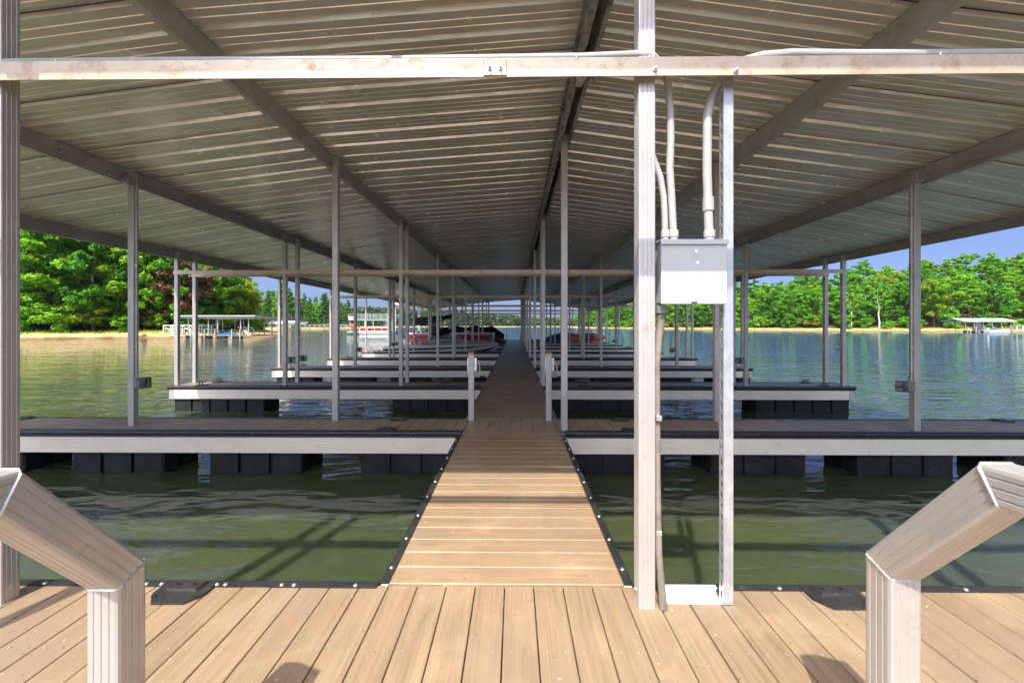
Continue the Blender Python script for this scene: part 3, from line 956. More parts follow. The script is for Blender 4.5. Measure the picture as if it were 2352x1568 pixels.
# ---------------------------------------------------------------- power outlets on the posts, and lamps and junction boxes at the post tops
def outlet(x, y, s, lab, big=True):
    o = thing('power_outlet', lab, 'outlet', (x, y, 0.545), group='power outlets on the posts')
    e = s * TW / 2
    def bx(a0, a1, *r, **k):
        return MB().bbox(min(s * a0, s * a1), max(s * a0, s * a1), *r, **k)
    bx(TW / 2 + 0.0005, TW / 2 + 0.050, -0.052, 0.035, -0.06, 0.06, b=0.004).obj('bracket', M['grey_plastic'], o)
    bx(TW / 2 + 0.051, TW / 2 + 0.090, -0.055, 0.045, -0.068, 0.068, b=0.010).obj('box', M['grey_plastic'], o)
    bx(TW / 2 + 0.091, TW / 2 + 0.112, -0.04, 0.03, -0.05, 0.05, b=0.006).obj('socket', M['dark'], o)
    MB().loft([[(s * (TW / 2 + d), yy * k, zz * k) for yy, zz in ((-0.055, -0.06), (-0.045, -0.072), (0.04, -0.072), (0.05, -0.06), (0.05, 0.06), (0.04, 0.072), (-0.045, 0.072), (-0.055, 0.06))] for d, k in ((0.0915, 1.0), (0.150, 1.0), (0.162, 0.9))], closed=True, cap=True).obj('bubble_cover', M['clear'], o, smooth=True)
    if big:
        MB().tube([(s * (TW / 2 + 0.016), -0.01, 0.06), (s * (TW / 2 + 0.016), -0.01, post_top(x) - 0.545 - 0.05)], 0.014, 8).obj('feed_pipe', M['purlin'], o, smooth=True)
        for zz in (0.45, 1.5):
            MB().bbox(-0.018, 0.018, -0.028, 0.008, zz, zz + 0.018, 0.003).obj('clip', M['zinc'], o, (s * (TW / 2 + 0.015), 0, 0))
yo = {1: (0.27, 0.10)}
for n in range(1, 7):
    y = dock_front(n)
    if n % 2:
        outlet(-4.93, y + 0.27, 1, f'outlet with clear bubble cover, post of {ORD[n]} finger dock, beach side of walkway')
        outlet(4.90, y + 0.10, -1, f'outlet with clear bubble cover, post of {ORD[n]} finger dock, wooded hill side of walkway')
    else:
        outlet(-4.93, y + 0.09, 1, f'outlet on front post of {ORD[n]} finger dock, beach side of walkway')
        outlet(-4.93, y + FW - 0.09, 1, f'outlet on rear post of {ORD[n]} finger dock, beach side of walkway')
        outlet(4.90, y + 0.09, -1, f'outlet on front post of {ORD[n]} finger dock, wooded hill side of walkway')

def lamp(x, y, z, s, lab, box=False):
    o = thing('dock_lamp', lab, 'lamp', (x, y, z), group='lamps under the canopy')
    if box:  # square junction box, not a lamp
        MB().bbox(-0.05, 0.05, -0.06, 0.04, -0.05, 0.05, 0.004).obj('housing', M['purlin'], o)
        MB().bbox(-0.042, 0.042, -0.064, -0.0605, -0.042, 0.042, 0.002).obj('lens', M['grey_plastic'], o)
    else:
        MB().lathe([(0.02, 0.05), (0.035, 0.045), (0.042, -0.05), (0.046, -0.052), (0.046, -0.066), (0.040, -0.067)], (0, 0, 0), 'y', 14).obj('housing', M['purlin'], o, smooth=True)
        MB().lathe([(0.039, -0.0675), (0.030, -0.075), (0.004, -0.078)], (0, 0, 0), 'y', 14).obj('lens', M['grey_plastic'], o, smooth=True)
    MB().tube([(0, 0.04, 0), (0, 0.05, 0.06)], 0.008, 6).obj('arm', M['purlin'], o)
for n in range(1, 9):
    y = dock_front(n)
    if n % 2:
        lamp(-4.93 + 0.045, y + 0.27 - TW / 2 - 0.06, 3.10, 1, f'round lamp at a post top over {ORD[n]} finger dock, beach side')
        lamp(4.90 - 0.06, y + 0.10 - TW / 2 - 0.045, 3.05, -1, f'square junction box at a post top over {ORD[n]} finger dock, hill side', True)
    else:
        lamp(-4.93 + 0.045, y + 0.09 - TW / 2 - 0.06, 3.10, 1, f'round lamp at a post top over {ORD[n]} finger dock, beach side')
        lamp(4.90 - 0.045, y + 0.09 - TW / 2 - 0.06, 3.02, 1, f'round lamp at a post top over {ORD[n]} finger dock, hill side')
for i, (dx, dy, lab) in enumerate(((-0.115, 0.0, 'tan lamp on the beach side of the grimy ridge'), (-0.02, 0.02, 'tan lamp hanging right under the grimy ridge'), (0.125, 0.05, 'dirty lamp on the hill side of the grimy ridge'))):
    lamp(RIDGE_X + dx, 3.72 + dy, 3.56 if i != 1 else 3.49, 1, lab)

# thin feed conduits clipped along the two middle purlins
for fx, z, lab in ((-4.97 + 0.015, 3.13, 'thin conduit clipped along the middle purlin on the beach side'), (4.94 - 0.015, 3.05, 'thin conduit clipped along the middle purlin on the hill side')):
    c = thing('purlin_conduit', lab, 'conduit', (fx, 3, z))
    MB().tube([(0, -1.9, 0.004), (0, 0.2, 0), (0, 10, -0.01), (0, 30, 0)], 0.013, 8).obj('pipe', M['purlin'], c, smooth=True)
    for k in range(12):
        MB().bbox(-0.018, 0.018, -0.008, 0.008, -0.018, 0.018, 0.003).obj('clip', M['zinc'], c, (0, -1.2 + k * 1.6, 0))
# ---------------------------------------------------------------- shores
def sdist(P, poly):
    """signed distance to a closed polygon, positive inside; P is (n, 2)"""
    poly = np.array(poly, float)
    a = poly; b = np.roll(poly, -1, 0)
    best = np.full(len(P), 1e9)
    inside = np.zeros(len(P), bool)
    for p, q in zip(a, b):
        d = q - p
        t = np.clip(((P - p) @ d) / (d @ d), 0, 1)
        c = p + t[:, None] * d
        best = np.minimum(best, np.hypot(P[:, 0] - c[:, 0], P[:, 1] - c[:, 1]))
        cond = ((p[1] > P[:, 1]) != (q[1] > P[:, 1]))
        with np.errstate(divide='ignore', invalid='ignore'):
            xi = (q[0] - p[0]) * (P[:, 1] - p[1]) / (q[1] - p[1]) + p[0]
        inside ^= cond & (P[:, 0] < xi)
    return np.where(inside, best, -best)

def smooth_noise(x, y, s, seed=0):
    r = np.random.default_rng(seed)
    out = 0
    for k in range(6):
        a, b, ph = r.uniform(-1, 1), r.uniform(-1, 1), r.uniform(0, 6.28)
        out = out + np.sin((x * a + y * b) / s * 2.2 + ph)
    return out / 6

LEFT_LAND = [(-220, -20), (-140, 28), (-100, 47), (-69, 57.5), (-60, 63.5), (-53.6, 67.5), (-47.5, 77), (-49, 88), (-58, 106), (-78, 130), (-108, 150), (-128, 166), (-132, 186), (-114, 200), (-99, 212), (-98, 235), (-110, 300), (-170, 380), (-520, 420), (-520, -20)]
RIGHT_LAND = [(78, 620), (56, 430), (60, 345), (71, 292), (98, 192), (117, 167), (135, 156), (164, 134), (232, 100), (330, 40), (760, 40), (760, 620)]
def h_left(P):
    d = sdist(P, LEFT_LAND) + 1.2 * smooth_noise(P[:, 0], P[:, 1], 6, 3)
    bank = np.interp(d, [-40, -6, 0, 5, 9, 14, 40, 90, 400], [-4, -1.0, 0, 0.55, 1.0, 1.5, 5.5, 10, 16])
    return WATER + bank + np.where(d > 3, 0.25 * smooth_noise(P[:, 0], P[:, 1], 4, 5), 0), d
def h_right(P):
    d = sdist(P, RIGHT_LAND) + 1.5 * smooth_noise(P[:, 0], P[:, 1], 9, 8)
    k = np.clip((330 - P[:, 1]) / 120, 0.12, 1.0)
    bank = np.interp(d, [-40, -6, 0, 4, 9, 14], [-4, -1.0, 0, 0.45, 1.1, 1.7])
    hill = np.interp(d, [14, 60, 110, 170, 400], [0, 12.5, 21, 26, 30]) * k
    return WATER + bank + hill + np.where(d > 6, 0.5 * smooth_noise(P[:, 0], P[:, 1], 12, 9), 0), d

def shore_mat():
    m, nt, p = nm('sandy bank and forest floor')
    t = NT(nt)
    g = t.n('ShaderNodeNewGeometry').outputs['Position']
    sx = t.n('ShaderNodeSeparateXYZ'); t.l(g, sx.inputs[0])
    nz = t.noise(t.mapped((1, 1, 1), 'World'), 0.5, 5, 0.6)
    z = t.math('ADD', sx.outputs['Z'], t.math('MULTIPLY', t.math('SUBTRACT', nz, 0.5), 0.9))
    c = t.ramp(t.math('DIVIDE', t.math('ADD', z, 0.54), 3.0), [(0.0, (0.24, 0.13, 0.05)), (0.025, (0.50, 0.31, 0.15)), (0.16, (0.66, 0.47, 0.28)), (0.21, (0.42, 0.40, 0.08)), (0.33, (0.20, 0.28, 0.04)), (0.46, (0.11, 0.085, 0.045)), (0.8, (0.09, 0.06, 0.035))])
    c = t.mix(0.6, c, t.ramp(t.noise(t.mapped((1, 1, 1), 'World'), 2.5, 6, 0.65), [(0.3, (0.55, 0.5, 0.45)), (0.6, (1, 1, 1))]), 'MULTIPLY')
    t.l(c, p.inputs['Base Color'])
    p.inputs['Roughness'].default_value = 0.95
    p.inputs['Specular IOR Level'].default_value = 0.1
    t.l(t.bump(t.noise(t.mapped((1, 1, 1), 'World'), 3, 5), 0.6, 0.15), p.inputs['Normal'])
    return m
M['shore'] = shore_mat()

def terrain(name, fn, x0, x1, y0, y1, step):
    xs = np.arange(x0, x1 + 0.1, step); ys = np.arange(y0, y1 + 0.1, step)
    X, Y = np.meshgrid(xs, ys)
    P = np.stack([X.ravel(), Y.ravel()], 1)
    z, d = fn(P)
    V = np.column_stack([P, z])
    nx, ny = len(xs), len(ys)
    i = np.arange((nx - 1) * (ny - 1))
    r, c = i // (nx - 1), i % (nx - 1)
    q = np.stack([r * nx + c, r * nx + c + 1, (r + 1) * nx + c + 1, (r + 1) * nx + c], 1)
    keep = (d[q] > -25).any(1)
    o = share(name, np_mesh(name, V, q[keep], M['shore'], True), None)
    o['kind'] = 'structure'
    return o
terrain('beach_bank', h_left, -330, -36, -16, 400, 2.6)
terrain('wooded_hill', h_right, 40, 500, 40, 600, 4.0)

# ---------------------------------------------------------------- foliage
def leaf_mat(name, stops, trans=0.42, sat=1.0):
    m, nt, p = nm(name)
    t = NT(nt)
    g = t.n('ShaderNodeNewGeometry')
    oi = t.n('ShaderNodeObjectInfo')
    f = t.math('ADD', t.math('MULTIPLY', g.outputs['Random Per Island'], 0.55), t.math('MULTIPLY', t.noise(t.mapped((1, 1, 1), 'Object'), 0.42, 2), 0.6))
    f = t.math('ADD', f, t.math('MULTIPLY', t.math('SUBTRACT', oi.outputs['Random'], 0.5), 0.42))
    c = t.ramp(f, stops)
    t.l(c, p.inputs['Base Color'])
    p.inputs['Roughness'].default_value = 0.5
    p.inputs['Specular IOR Level'].default_value = 0.35
    tr = t.n('ShaderNodeBsdfTranslucent')
    t.l(t.mix(1.0, c, (1.25, 1.35, 0.6), 'MULTIPLY'), tr.inputs['Color'])
    mx = t.n('ShaderNodeMixShader'); mx.inputs[0].default_value = trans
    t.l(p.outputs[0], mx.inputs[1]); t.l(tr.outputs[0], mx.inputs[2])
    t.l(mx.outputs[0], nt.nodes['Material Output'].inputs['Surface'])
    return m
M['leaf'] = leaf_mat('green leaves', [(0.1, (0.05, 0.16, 0.010)), (0.4, (0.115, 0.33, 0.016)), (0.7, (0.20, 0.46, 0.022)), (0.95, (0.40, 0.52, 0.04))])
M['leaf_yellow'] = leaf_mat('yellow green leaves', [(0.1, (0.07, 0.17, 0.006)), (0.45, (0.15, 0.32, 0.012)), (0.7, (0.30, 0.42, 0.02)), (0.92, (0.45, 0.36, 0.035))])
M['leaf_dark'] = leaf_mat('deep green leaves', [(0.1, (0.04, 0.15, 0.008)), (0.5, (0.09, 0.30, 0.014)), (0.9, (0.18, 0.44, 0.024))])
M['leaf_red'] = leaf_mat('maroon leaves', [(0.15, (0.07, 0.09, 0.015)), (0.4, (0.17, 0.08, 0.04)), (0.65, (0.28, 0.10, 0.07)), (0.9, (0.26, 0.28, 0.03))])
M['needle'] = leaf_mat('pine needles', [(0.1, (0.026, 0.085, 0.010)), (0.5, (0.06, 0.18, 0.018)), (0.9, (0.13, 0.27, 0.03))], 0.2)
M['far_leaf'] = leaf_mat('far foliage', [(0.15, (0.020, 0.055, 0.012)), (0.5, (0.050, 0.105, 0.020)), (0.9, (0.115, 0.155, 0.035))], 0.1)

def leaves(cent, rad, n, size, squash=0.7, seed=0, up=0.55, aspect=0.6, shell=0.55):
    """n leaf quads spread through each clump"""
    r = np.random.default_rng(seed)
    cent = np.asarray(cent, float); rad = np.asarray(rad, float)
    K = len(cent)
    N = K * n
    ci = np.repeat(np.arange(K), n)
    d = r.normal(size=(N, 3)); d /= np.linalg.norm(d, axis=1)[:, None]
    rr = (shell + (1 - shell) * r.random(N)) * r.random(N) ** 0.25
    P = cent[ci] + d * (rad[ci] * rr)[:, None] * np.array([1, 1, squash])
    nrm = d * 0.8 + r.normal(size=(N, 3)) * 0.55 + np.array([0, 0, up])
    nrm /= np.linalg.norm(nrm, axis=1)[:, None]
    t = np.cross(nrm, r.normal(size=(N, 3))); t /= np.linalg.norm(t, axis=1)[:, None]
    b = np.cross(nrm, t)
    s = size * r.uniform(0.6, 1.25, N)[:, None]
    t = t * s; b = b * s * aspect
    V = np.stack([P - t, P - b * 1.0 + t * 0.1, P + t, P + b + t * 0.1], 1).reshape(-1, 3)
    Q = np.arange(N * 4).reshape(-1, 4)
    return V, Q

def limb_tree(seed, H, crown_r, crown_z0, nl=16, per=95, leaf=0.30, lean=0.0, trunk_r=0.2, form='round', clump=(0.8, 1.5), squash=0.65):
    """trunk and limbs as one mesh, leaves as another; returns the two builders' data"""
    r = random.Random(seed)
    wood = MB()
    top = Vector((r.uniform(-1, 1) * lean * H, r.uniform(-1, 1) * lean * H, H * 0.9))
    path = [Vector((0, 0, -0.6))]
    for k in range(1, 7):
        f = k / 6
        path.append(Vector((top.x * f + r.uniform(-0.2, 0.2) * (1 if k < 6 else 0), top.y * f + r.uniform(-0.2, 0.2) * (1 if k < 6 else 0), top.z * f)))
    wood.tube(path, [trunk_r * (1.35 if k == 0 else 1 - 0.82 * k / 6) for k in range(7)], 8)
    def at(f):
        f = max(0, min(0.999, f)) * 6
        i = int(f)
        return path[i].lerp(path[i + 1], f - i)
    cent = []; rad = []
    for k in range(nl):
        f = crown_z0 / H + (0.93 - crown_z0 / H) * (k + r.random()) / nl
        base = at(f)
        ang = k * 2.399 + r.uniform(-0.4, 0.4)
        if form == 'round':
            u = (f * H - crown_z0) / max(0.1, H - crown_z0)
            L = crown_r * (0.55 + 0.75 * math.sin(math.pi * min(1, u * 0.85 + 0.16))) * r.uniform(0.7, 1.08)
            rise = r.uniform(0.05, 0.5)
        elif form == 'pine':
            u = (f * H - crown_z0) / max(0.1, H - crown_z0)
            L = crown_r * (1.0 - 0.75 * u) * r.uniform(0.55, 1.15)
            rise = r.uniform(-0.05, 0.35)
        else:
            L = crown_r * r.uniform(0.6, 1.1); rise = r.uniform(0.4, 1.2)
        dirv = Vector((math.cos(ang), math.sin(ang), rise))
        end = base + dirv * L
        mid = base.lerp(end, 0.55) + Vector((r.uniform(-.3, .3), r.uniform(-.3, .3), r.uniform(-.1, .3)))
        wood.tube([base, mid, end], [trunk_r * 0.34 * (1 - 0.6 * f), trunk_r * 0.2 * (1 - 0.5 * f), 0.02], 5, cap=False)
        m = 6 if form == 'round' and H > 6 else 4 if form != 'pine' else 3
        for j in range(m):
            g = 0.35 + 0.65 * (j + r.random() * 0.6) / m
            p = base.lerp(mid, g / 0.55) if g < 0.55 else mid.lerp(end, (g - 0.55) / 0.45)
            c = r.uniform(*clump) * (1.0 if form != 'pine' else (0.75 + 0.5 * (1 - f)))
            cent.append(p + Vector((r.uniform(-0.6, 0.6), r.uniform(-0.6, 0.6), r.uniform(-0.2, 0.6))))
            rad.append(c)
    for j in range(5):
        cent.append(top + Vector((r.uniform(-1, 1), r.uniform(-1, 1), r.uniform(-0.8, 0.9))) * (0.09 * H if form != 'pine' else 0.03 * H)); rad.append(clump[1] * 0.75)
    V, Q = leaves(cent, rad, per, leaf, squash, seed)
    return wood, V, Q

PROTO = {}
def proto(key, mat, bark='bark', **kw):
    wood, V, Q = limb_tree(**kw)
    PROTO[key] = (wood.mesh('trunk', M[bark], True), np_mesh('crown', V, Q, M[mat]))
for i in range(4):
    proto(f'oak{i}', 'leaf', seed=11 + i, H=(16, 18, 14.5, 16.5)[i], crown_r=(4.6, 3.7, 5.2, 4.2)[i], crown_z0=(2.2, 3.4, 1.4, 2.6)[i], nl=(20, 24, 18, 21)[i], per=105, leaf=0.25, lean=0.05, squash=(0.8, 0.7, 0.9, 0.65)[i], clump=(0.55, 1.2))
for i in range(2):
    proto(f'yel{i}', 'leaf_yellow', seed=31 + i, H=15, crown_r=4.4, crown_z0=2.4, nl=19, per=105, leaf=0.25, lean=0.05, squash=0.8, clump=(0.55, 1.2))
for i in range(3):
    proto(f'dark{i}', 'leaf_dark', seed=51 + i, H=17, crown_r=4.8, crown_z0=2.0, nl=20 + 2 * i, per=105, leaf=0.26, lean=0.05, squash=0.7 + 0.1 * i, clump=(0.6, 1.25))
proto('red0', 'leaf_red', seed=71, H=12, crown_r=3.2, crown_z0=2.5, nl=15, per=95, leaf=0.28, lean=0.06, clump=(0.6, 1.2))
for i in range(3):
    proto(f'pine{i}', 'needle', seed=81 + i, H=22, crown_r=4.0, crown_z0=7.0, nl=26, per=80, leaf=0.36, lean=0.02, trunk_r=0.26, form='pine', clump=(0.7, 1.25), squash=0.5)
for i in range(3):
    proto(f'shrub{i}', 'leaf' if i < 2 else 'leaf_yellow', seed=91 + i, H=3.4, crown_r=1.9, crown_z0=0.3, nl=10, per=70, leaf=0.20, lean=0.1, trunk_r=0.05, clump=(0.5, 0.95))
proto('syc0', 'leaf', 'pale_bark', seed=104, H=17, crown_r=3.6, crown_z0=6.5, nl=15, per=26, leaf=0.30, lean=0.07, trunk_r=0.30, form='open', clump=(0.7, 1.2))

def tree(key, x, y, z, s, name, label, cat, group, rz=None, sz=None):
    o = thing(name, label, cat, (x, y, z), random.uniform(0, 6.28) if rz is None else rz, group)
    o.scale = (s, s, s * (sz or random.uniform(0.92, 1.1)))
    tm, cm = PROTO[key]
    share('trunk', tm, o)
    share('crown', cm, o)
    return o

LAB = {
    'oak': ('broadleaf_tree', 'green broadleaf tree in the', 'tree'),
    'dark': ('broadleaf_tree', 'deep green full crowned tree in the', 'tree'),
    'yel': ('broadleaf_tree', 'yellow green autumn tree in the', 'tree'),
    'red': ('broadleaf_tree', 'small tree with maroon leaves in the', 'tree'),
    'pine': ('pine_tree', 'tall pine with bare trunk in the', 'tree'),
    'shrub': ('shrub', 'low leafy shrub at the foot of the wood', 'shrub'),
    'syc': ('sycamore_tree', 'sparse tree with pale trunk in the', 'tree'),
}
KIND = dict(oak='green', dark='deep green', yel='yellow green', red='maroon', pine='pine', syc='pale trunked', shrub='shrub')
BEACH = 'behind the sandy beach'
HILL = 'of the hill across the lake'
def plant(key, x, y, fn, s, where, sz=None):
    z, dd = (q[0] for q in fn(np.array([[x, y]])))
    lim = {BEACH: (13, 24), HILL: (15, 42)}.get(where, (20, 35))
    where = ('first row ' if dd < lim[0] else 'second row ' if dd < lim[1] else 'back rows ') + where
    kind = key.rstrip('0123456789')
    nme, lab, cat = LAB[kind]
    return tree(key, x, y, z - 0.05, s, nme, f'{lab} {where}' if cat == 'tree' else f'{lab} {where.split(" ", 2)[2]}', cat, f'{KIND[kind]} trees, {where}' if cat == 'tree' else f'shrubs {where.split(" ", 2)[2]}', sz=sz)

def poisson(fn, n, box, rmin, dmin, dmax, ok, seed):
    r = np.random.default_rng(seed)
    P = np.stack([r.uniform(box[0], box[1], n), r.uniform(box[2], box[3], n)], 1)
    d = fn(P)[1]
    P = P[(d > dmin) & (d < dmax)]
    out = []
    for p in P:
        if not ok(p):
            continue
        if all((p[0] - q[0]) ** 2 + (p[1] - q[1]) ** 2 > rmin ** 2 for q in out):
            out.append(p)
    return out
def pick(keys, w):
    return random.choices(keys, w)[0]

# wood behind the sandy beach
fn = h_left
view_l = lambda p: 0.50 < -p[0] / p[1] < 1.42
n_ = 0
for p in poisson(fn, 9000, (-125, -44, 45, 118), 4.3, 9, 16, view_l, 1) + poisson(fn, 9000, (-130, -44, 45, 130), 6.0, 17, 40, view_l, 2) + poisson(fn, 6000, (-190, -70, 12, 75), 10.0, 9, 26, lambda p: 1.42 <= -p[0] / p[1] < 3.2, 3):
    ratio = -p[0] / p[1]
    d = math.hypot(*p)
    s = np.interp(ratio, [0.52, 0.62, 0.75, 0.9, 1.3], [0.66, 0.72, 0.92, 1.12, 1.3]) * random.uniform(0.88, 1.12)
    if 0.56 < ratio < 0.72 and p[1] < 100:
        key = pick(['yel0', 'yel1', 'oak1'], [4, 4, 3])
    else:
        key = pick(['oak0', 'oak1', 'oak2', 'oak3', 'dark0', 'dark1', 'yel0', 'yel1', 'pine0'], [4, 4, 4, 4, 2, 2, 1.3, 1.3, 0.4])
    plant(key, p[0], p[1], fn, s if not key.startswith('pine') else s * 0.85, BEACH)
for x, y in ((-61.5, 76.0), (-60.2, 73.3)):
    plant('red0', x, y, fn, 1.15, BEACH)
for p in poisson(fn, 5000, (-115, -44, 42, 110), 3.0, 6.8, 19, view_l, 4):
    if random.random() < 0.8:
        plant(f'shrub{random.randrange(3)}', p[0], p[1], fn, random.uniform(0.6, 1.35), BEACH)

# point with pines and cabins farther up the shore
POINT = 'of the far cabin point'
for p in poisson(fn, 9000, (-180, -95, 165, 300), 8.5, 8, 60, lambda p: 0.38 < -p[0] / p[1] < 0.66, 6):
    key = pick(['pine0', 'pine1', 'pine2', 'dark0', 'oak1'], [3, 3, 3, 2, 1.5])
    plant(key, p[0], p[1], fn, random.uniform(0.62, 0.86) if key[:4] == 'pine' else random.uniform(0.6, 0.85), POINT)
plant('pine1', -101.5, 219, fn, 0.98, POINT)
plant('pine2', -104.5, 226, fn, 0.86, POINT)
plant('pine0', -116, 212, fn, 1.0, POINT)
plant('pine1', -121, 214, fn, 1.05, POINT)

# wood on the hill across the lake
fn = h_right
view_r = lambda p: 0.13 < p[0] / p[1] < 1.40
spots = poisson(fn, 14000, (50, 290, 80, 420), 5.6, 8, 15, view_r, 11) + poisson(fn, 14000, (50, 290, 80, 420), 8.8, 16, 48, view_r, 12) + poisson(fn, 14000, (50, 310, 90, 420), 12.5, 49, 100, lambda p: 0.30 < p[0] / p[1] < 1.40 and p[1] < 330, 13)
spots += poisson(fn, 9000, (150, 330, 45, 200), 12.0, 8, 40, lambda p: 1.40 <= p[0] / p[1] < 2.6, 15)
for p in spots:
    key = pick(['oak0', 'oak1', 'oak2', 'oak3', 'dark0', 'dark1', 'dark2', 'yel0', 'pine0', 'pine1', 'pine2'], [2.6, 2.6, 2.6, 2.6, 2.4, 2.4, 2.4, 1.8, 0.25, 0.25, 0.25])
    s = random.uniform(0.88, 1.16)
    if key[:4] == 'pine':
        s *= 0.80
    plant(key, p[0], p[1], fn, s, HILL)
for x, y in ((132.5, 164.5), (140.5, 161)):
    plant('syc0', x, y, fn, random.uniform(0.85, 1.0), HILL)
for p in poisson(fn, 6000, (50, 260, 90, 340), 3.4, 5.0, 13, view_r, 14):
    if random.random() < 0.9:
        plant(f'shrub{random.randrange(3)}', p[0], p[1], fn, random.uniform(0.7, 1.5), HILL)
print('trees', len(spots))

# grass along both banks
def grass(name, fn, box, n, dmin, dmax, hmean, ok, label):
    r = np.random.default_rng(5)
    P = np.stack([r.uniform(box[0], box[1], n), r.uniform(box[2], box[3], n)], 1)
    z, d = fn(P)
    pn = smooth_noise(P[:, 0], P[:, 1], 3.0, 21)
    k = (d > dmin) & (d < dmax) & (pn > -0.25) & ok(P)
    P = P[k]; z = z[k]; N = len(P)
    a = r.uniform(0, math.pi, N); h = hmean * r.uniform(0.5, 1.6, N); wd = 0.12 * h + 0.04
    dx, dy = np.cos(a) * wd, np.sin(a) * wd
    lx, ly = r.normal(0, 0.25, N) * h, r.normal(0, 0.25, N) * h
    V = np.stack([np.column_stack([P[:, 0] - dx, P[:, 1] - dy, z - 0.05]), np.column_stack([P[:, 0] + dx, P[:, 1] + dy, z - 0.05]), np.column_stack([P[:, 0] + lx, P[:, 1] + ly, z + h])], 1).reshape(-1, 3)
    o = share(name, np_mesh(name, V, np.arange(N * 3).reshape(-1, 3), M['leaf_yellow']), None)
    o['kind'] = 'stuff'
    tag(o, label, 'grass')
grass('bank_grass', h_left, (-125, -44, 40, 120), 30000, 4.2, 8.5, 0.32, lambda P: -P[:, 0] / P[:, 1] > 0.5, 'yellow green grass along the top of the sandy beach')
grass('bank_grass', h_right, (55, 290, 60, 360), 60000, 1.6, 8.5, 0.5, lambda P: P[:, 0] / P[:, 1] > 0.15, 'bright yellow green grass along the foot of the wooded hill')

# far shores: woods that read as one mass, on low land
def far_wood(name, pts, hgt, depth, n, label, seed, q=2.4):
    r = np.random.default_rng(seed)
    pts = np.array(pts, float)
    seg = np.diff(pts, axis=0); L = np.hypot(seg[:, 0], seg[:, 1]); cum = np.concatenate([[0], np.cumsum(L)])
    u = r.uniform(0, cum[-1], n)
    x = np.interp(u, cum, pts[:, 0]); y = np.interp(u, cum, pts[:, 1])
    dep = r.uniform(4, depth, n)
    y = y + dep
    H = np.interp(u, cum, hgt) * r.uniform(0.72, 1.08, n)
    gz = WATER + 0.8 + dep * 0.05
    cent = []; rad = []
    for k in range(n):
        for j in range(5):
            f = 0.25 + 0.7 * j / 4
            cent.append((x[k] + r.normal(0, 1.3), y[k] + r.normal(0, 1.3), gz[k] + H[k] * f)); rad.append(H[k] * (0.20 - 0.10 * abs(f - 0.5)))
    V, Q = leaves(cent, rad, 22, q, 0.9, seed)
    o = share(name, np_mesh(name, V, Q, M['far_leaf']), None)
    o['kind'] = 'stuff'
    tag(o, label, 'wood')
    # the low land it stands on
    mb = MB()
    secs = []
    for p in pts:
        secs.append([(p[0], p[1] - 9, WATER - 0.6), (p[0], p[1], WATER + 0.9), (p[0], p[1] + 8, WATER + 1.6), (p[0], p[1] + depth + 40, WATER + 5)])
    mb.loft(secs)
    l = mb.obj('far_shore', M['shore'])
    l['kind'] = 'structure'
far_wood('far_wood', [(-430, 560), (-330, 600), (-240, 640), (-150, 680), (-70, 720), (5, 760)], [26, 27, 27, 26, 21, 18], 60, 620, 'long wooded far shore seen behind the docked boats', 41)
far_wood('far_wood', [(-10, 770), (60, 820), (130, 880), (176, 930)], [16, 15, 15, 12], 40, 260, 'low wooded point across the lake behind the walkway end', 42, 2.2)

def far_hill():
    xs = np.linspace(-3000, 4200, 90)
    mb = MB()
    z = 40 + 28 * smooth_noise(xs, xs * 0, 420, 2) + 14 * smooth_noise(xs, xs * 0, 140, 4)
    secs = []
    for x, h in zip(xs, z):
        secs.append([(x, 4300, WATER - 1), (x, 4500, h * 0.8), (x, 4700, h), (x, 5200, h * 0.7), (x, 5600, WATER - 1)])
    mb.loft(secs)
    o = mb.obj('distant_hills', M['hill_green'], smooth=True)
    o['kind'] = 'structure'
M['hill_green'] = plain('distant wooded hills', (0.045, 0.085, 0.045), 0.95, 0, 0.2, 0.01)
far_hill()
# ---------------------------------------------------------------- boats in the slips
def boat_sections(L, B, depth, stations):
    """stations: (t along length 0..1, half beam factor, keel z, chine z, gunwale z)"""
    return [(t * L, B / 2 * b, kz, cz, gz) for t, b, kz, cz, gz in stations]

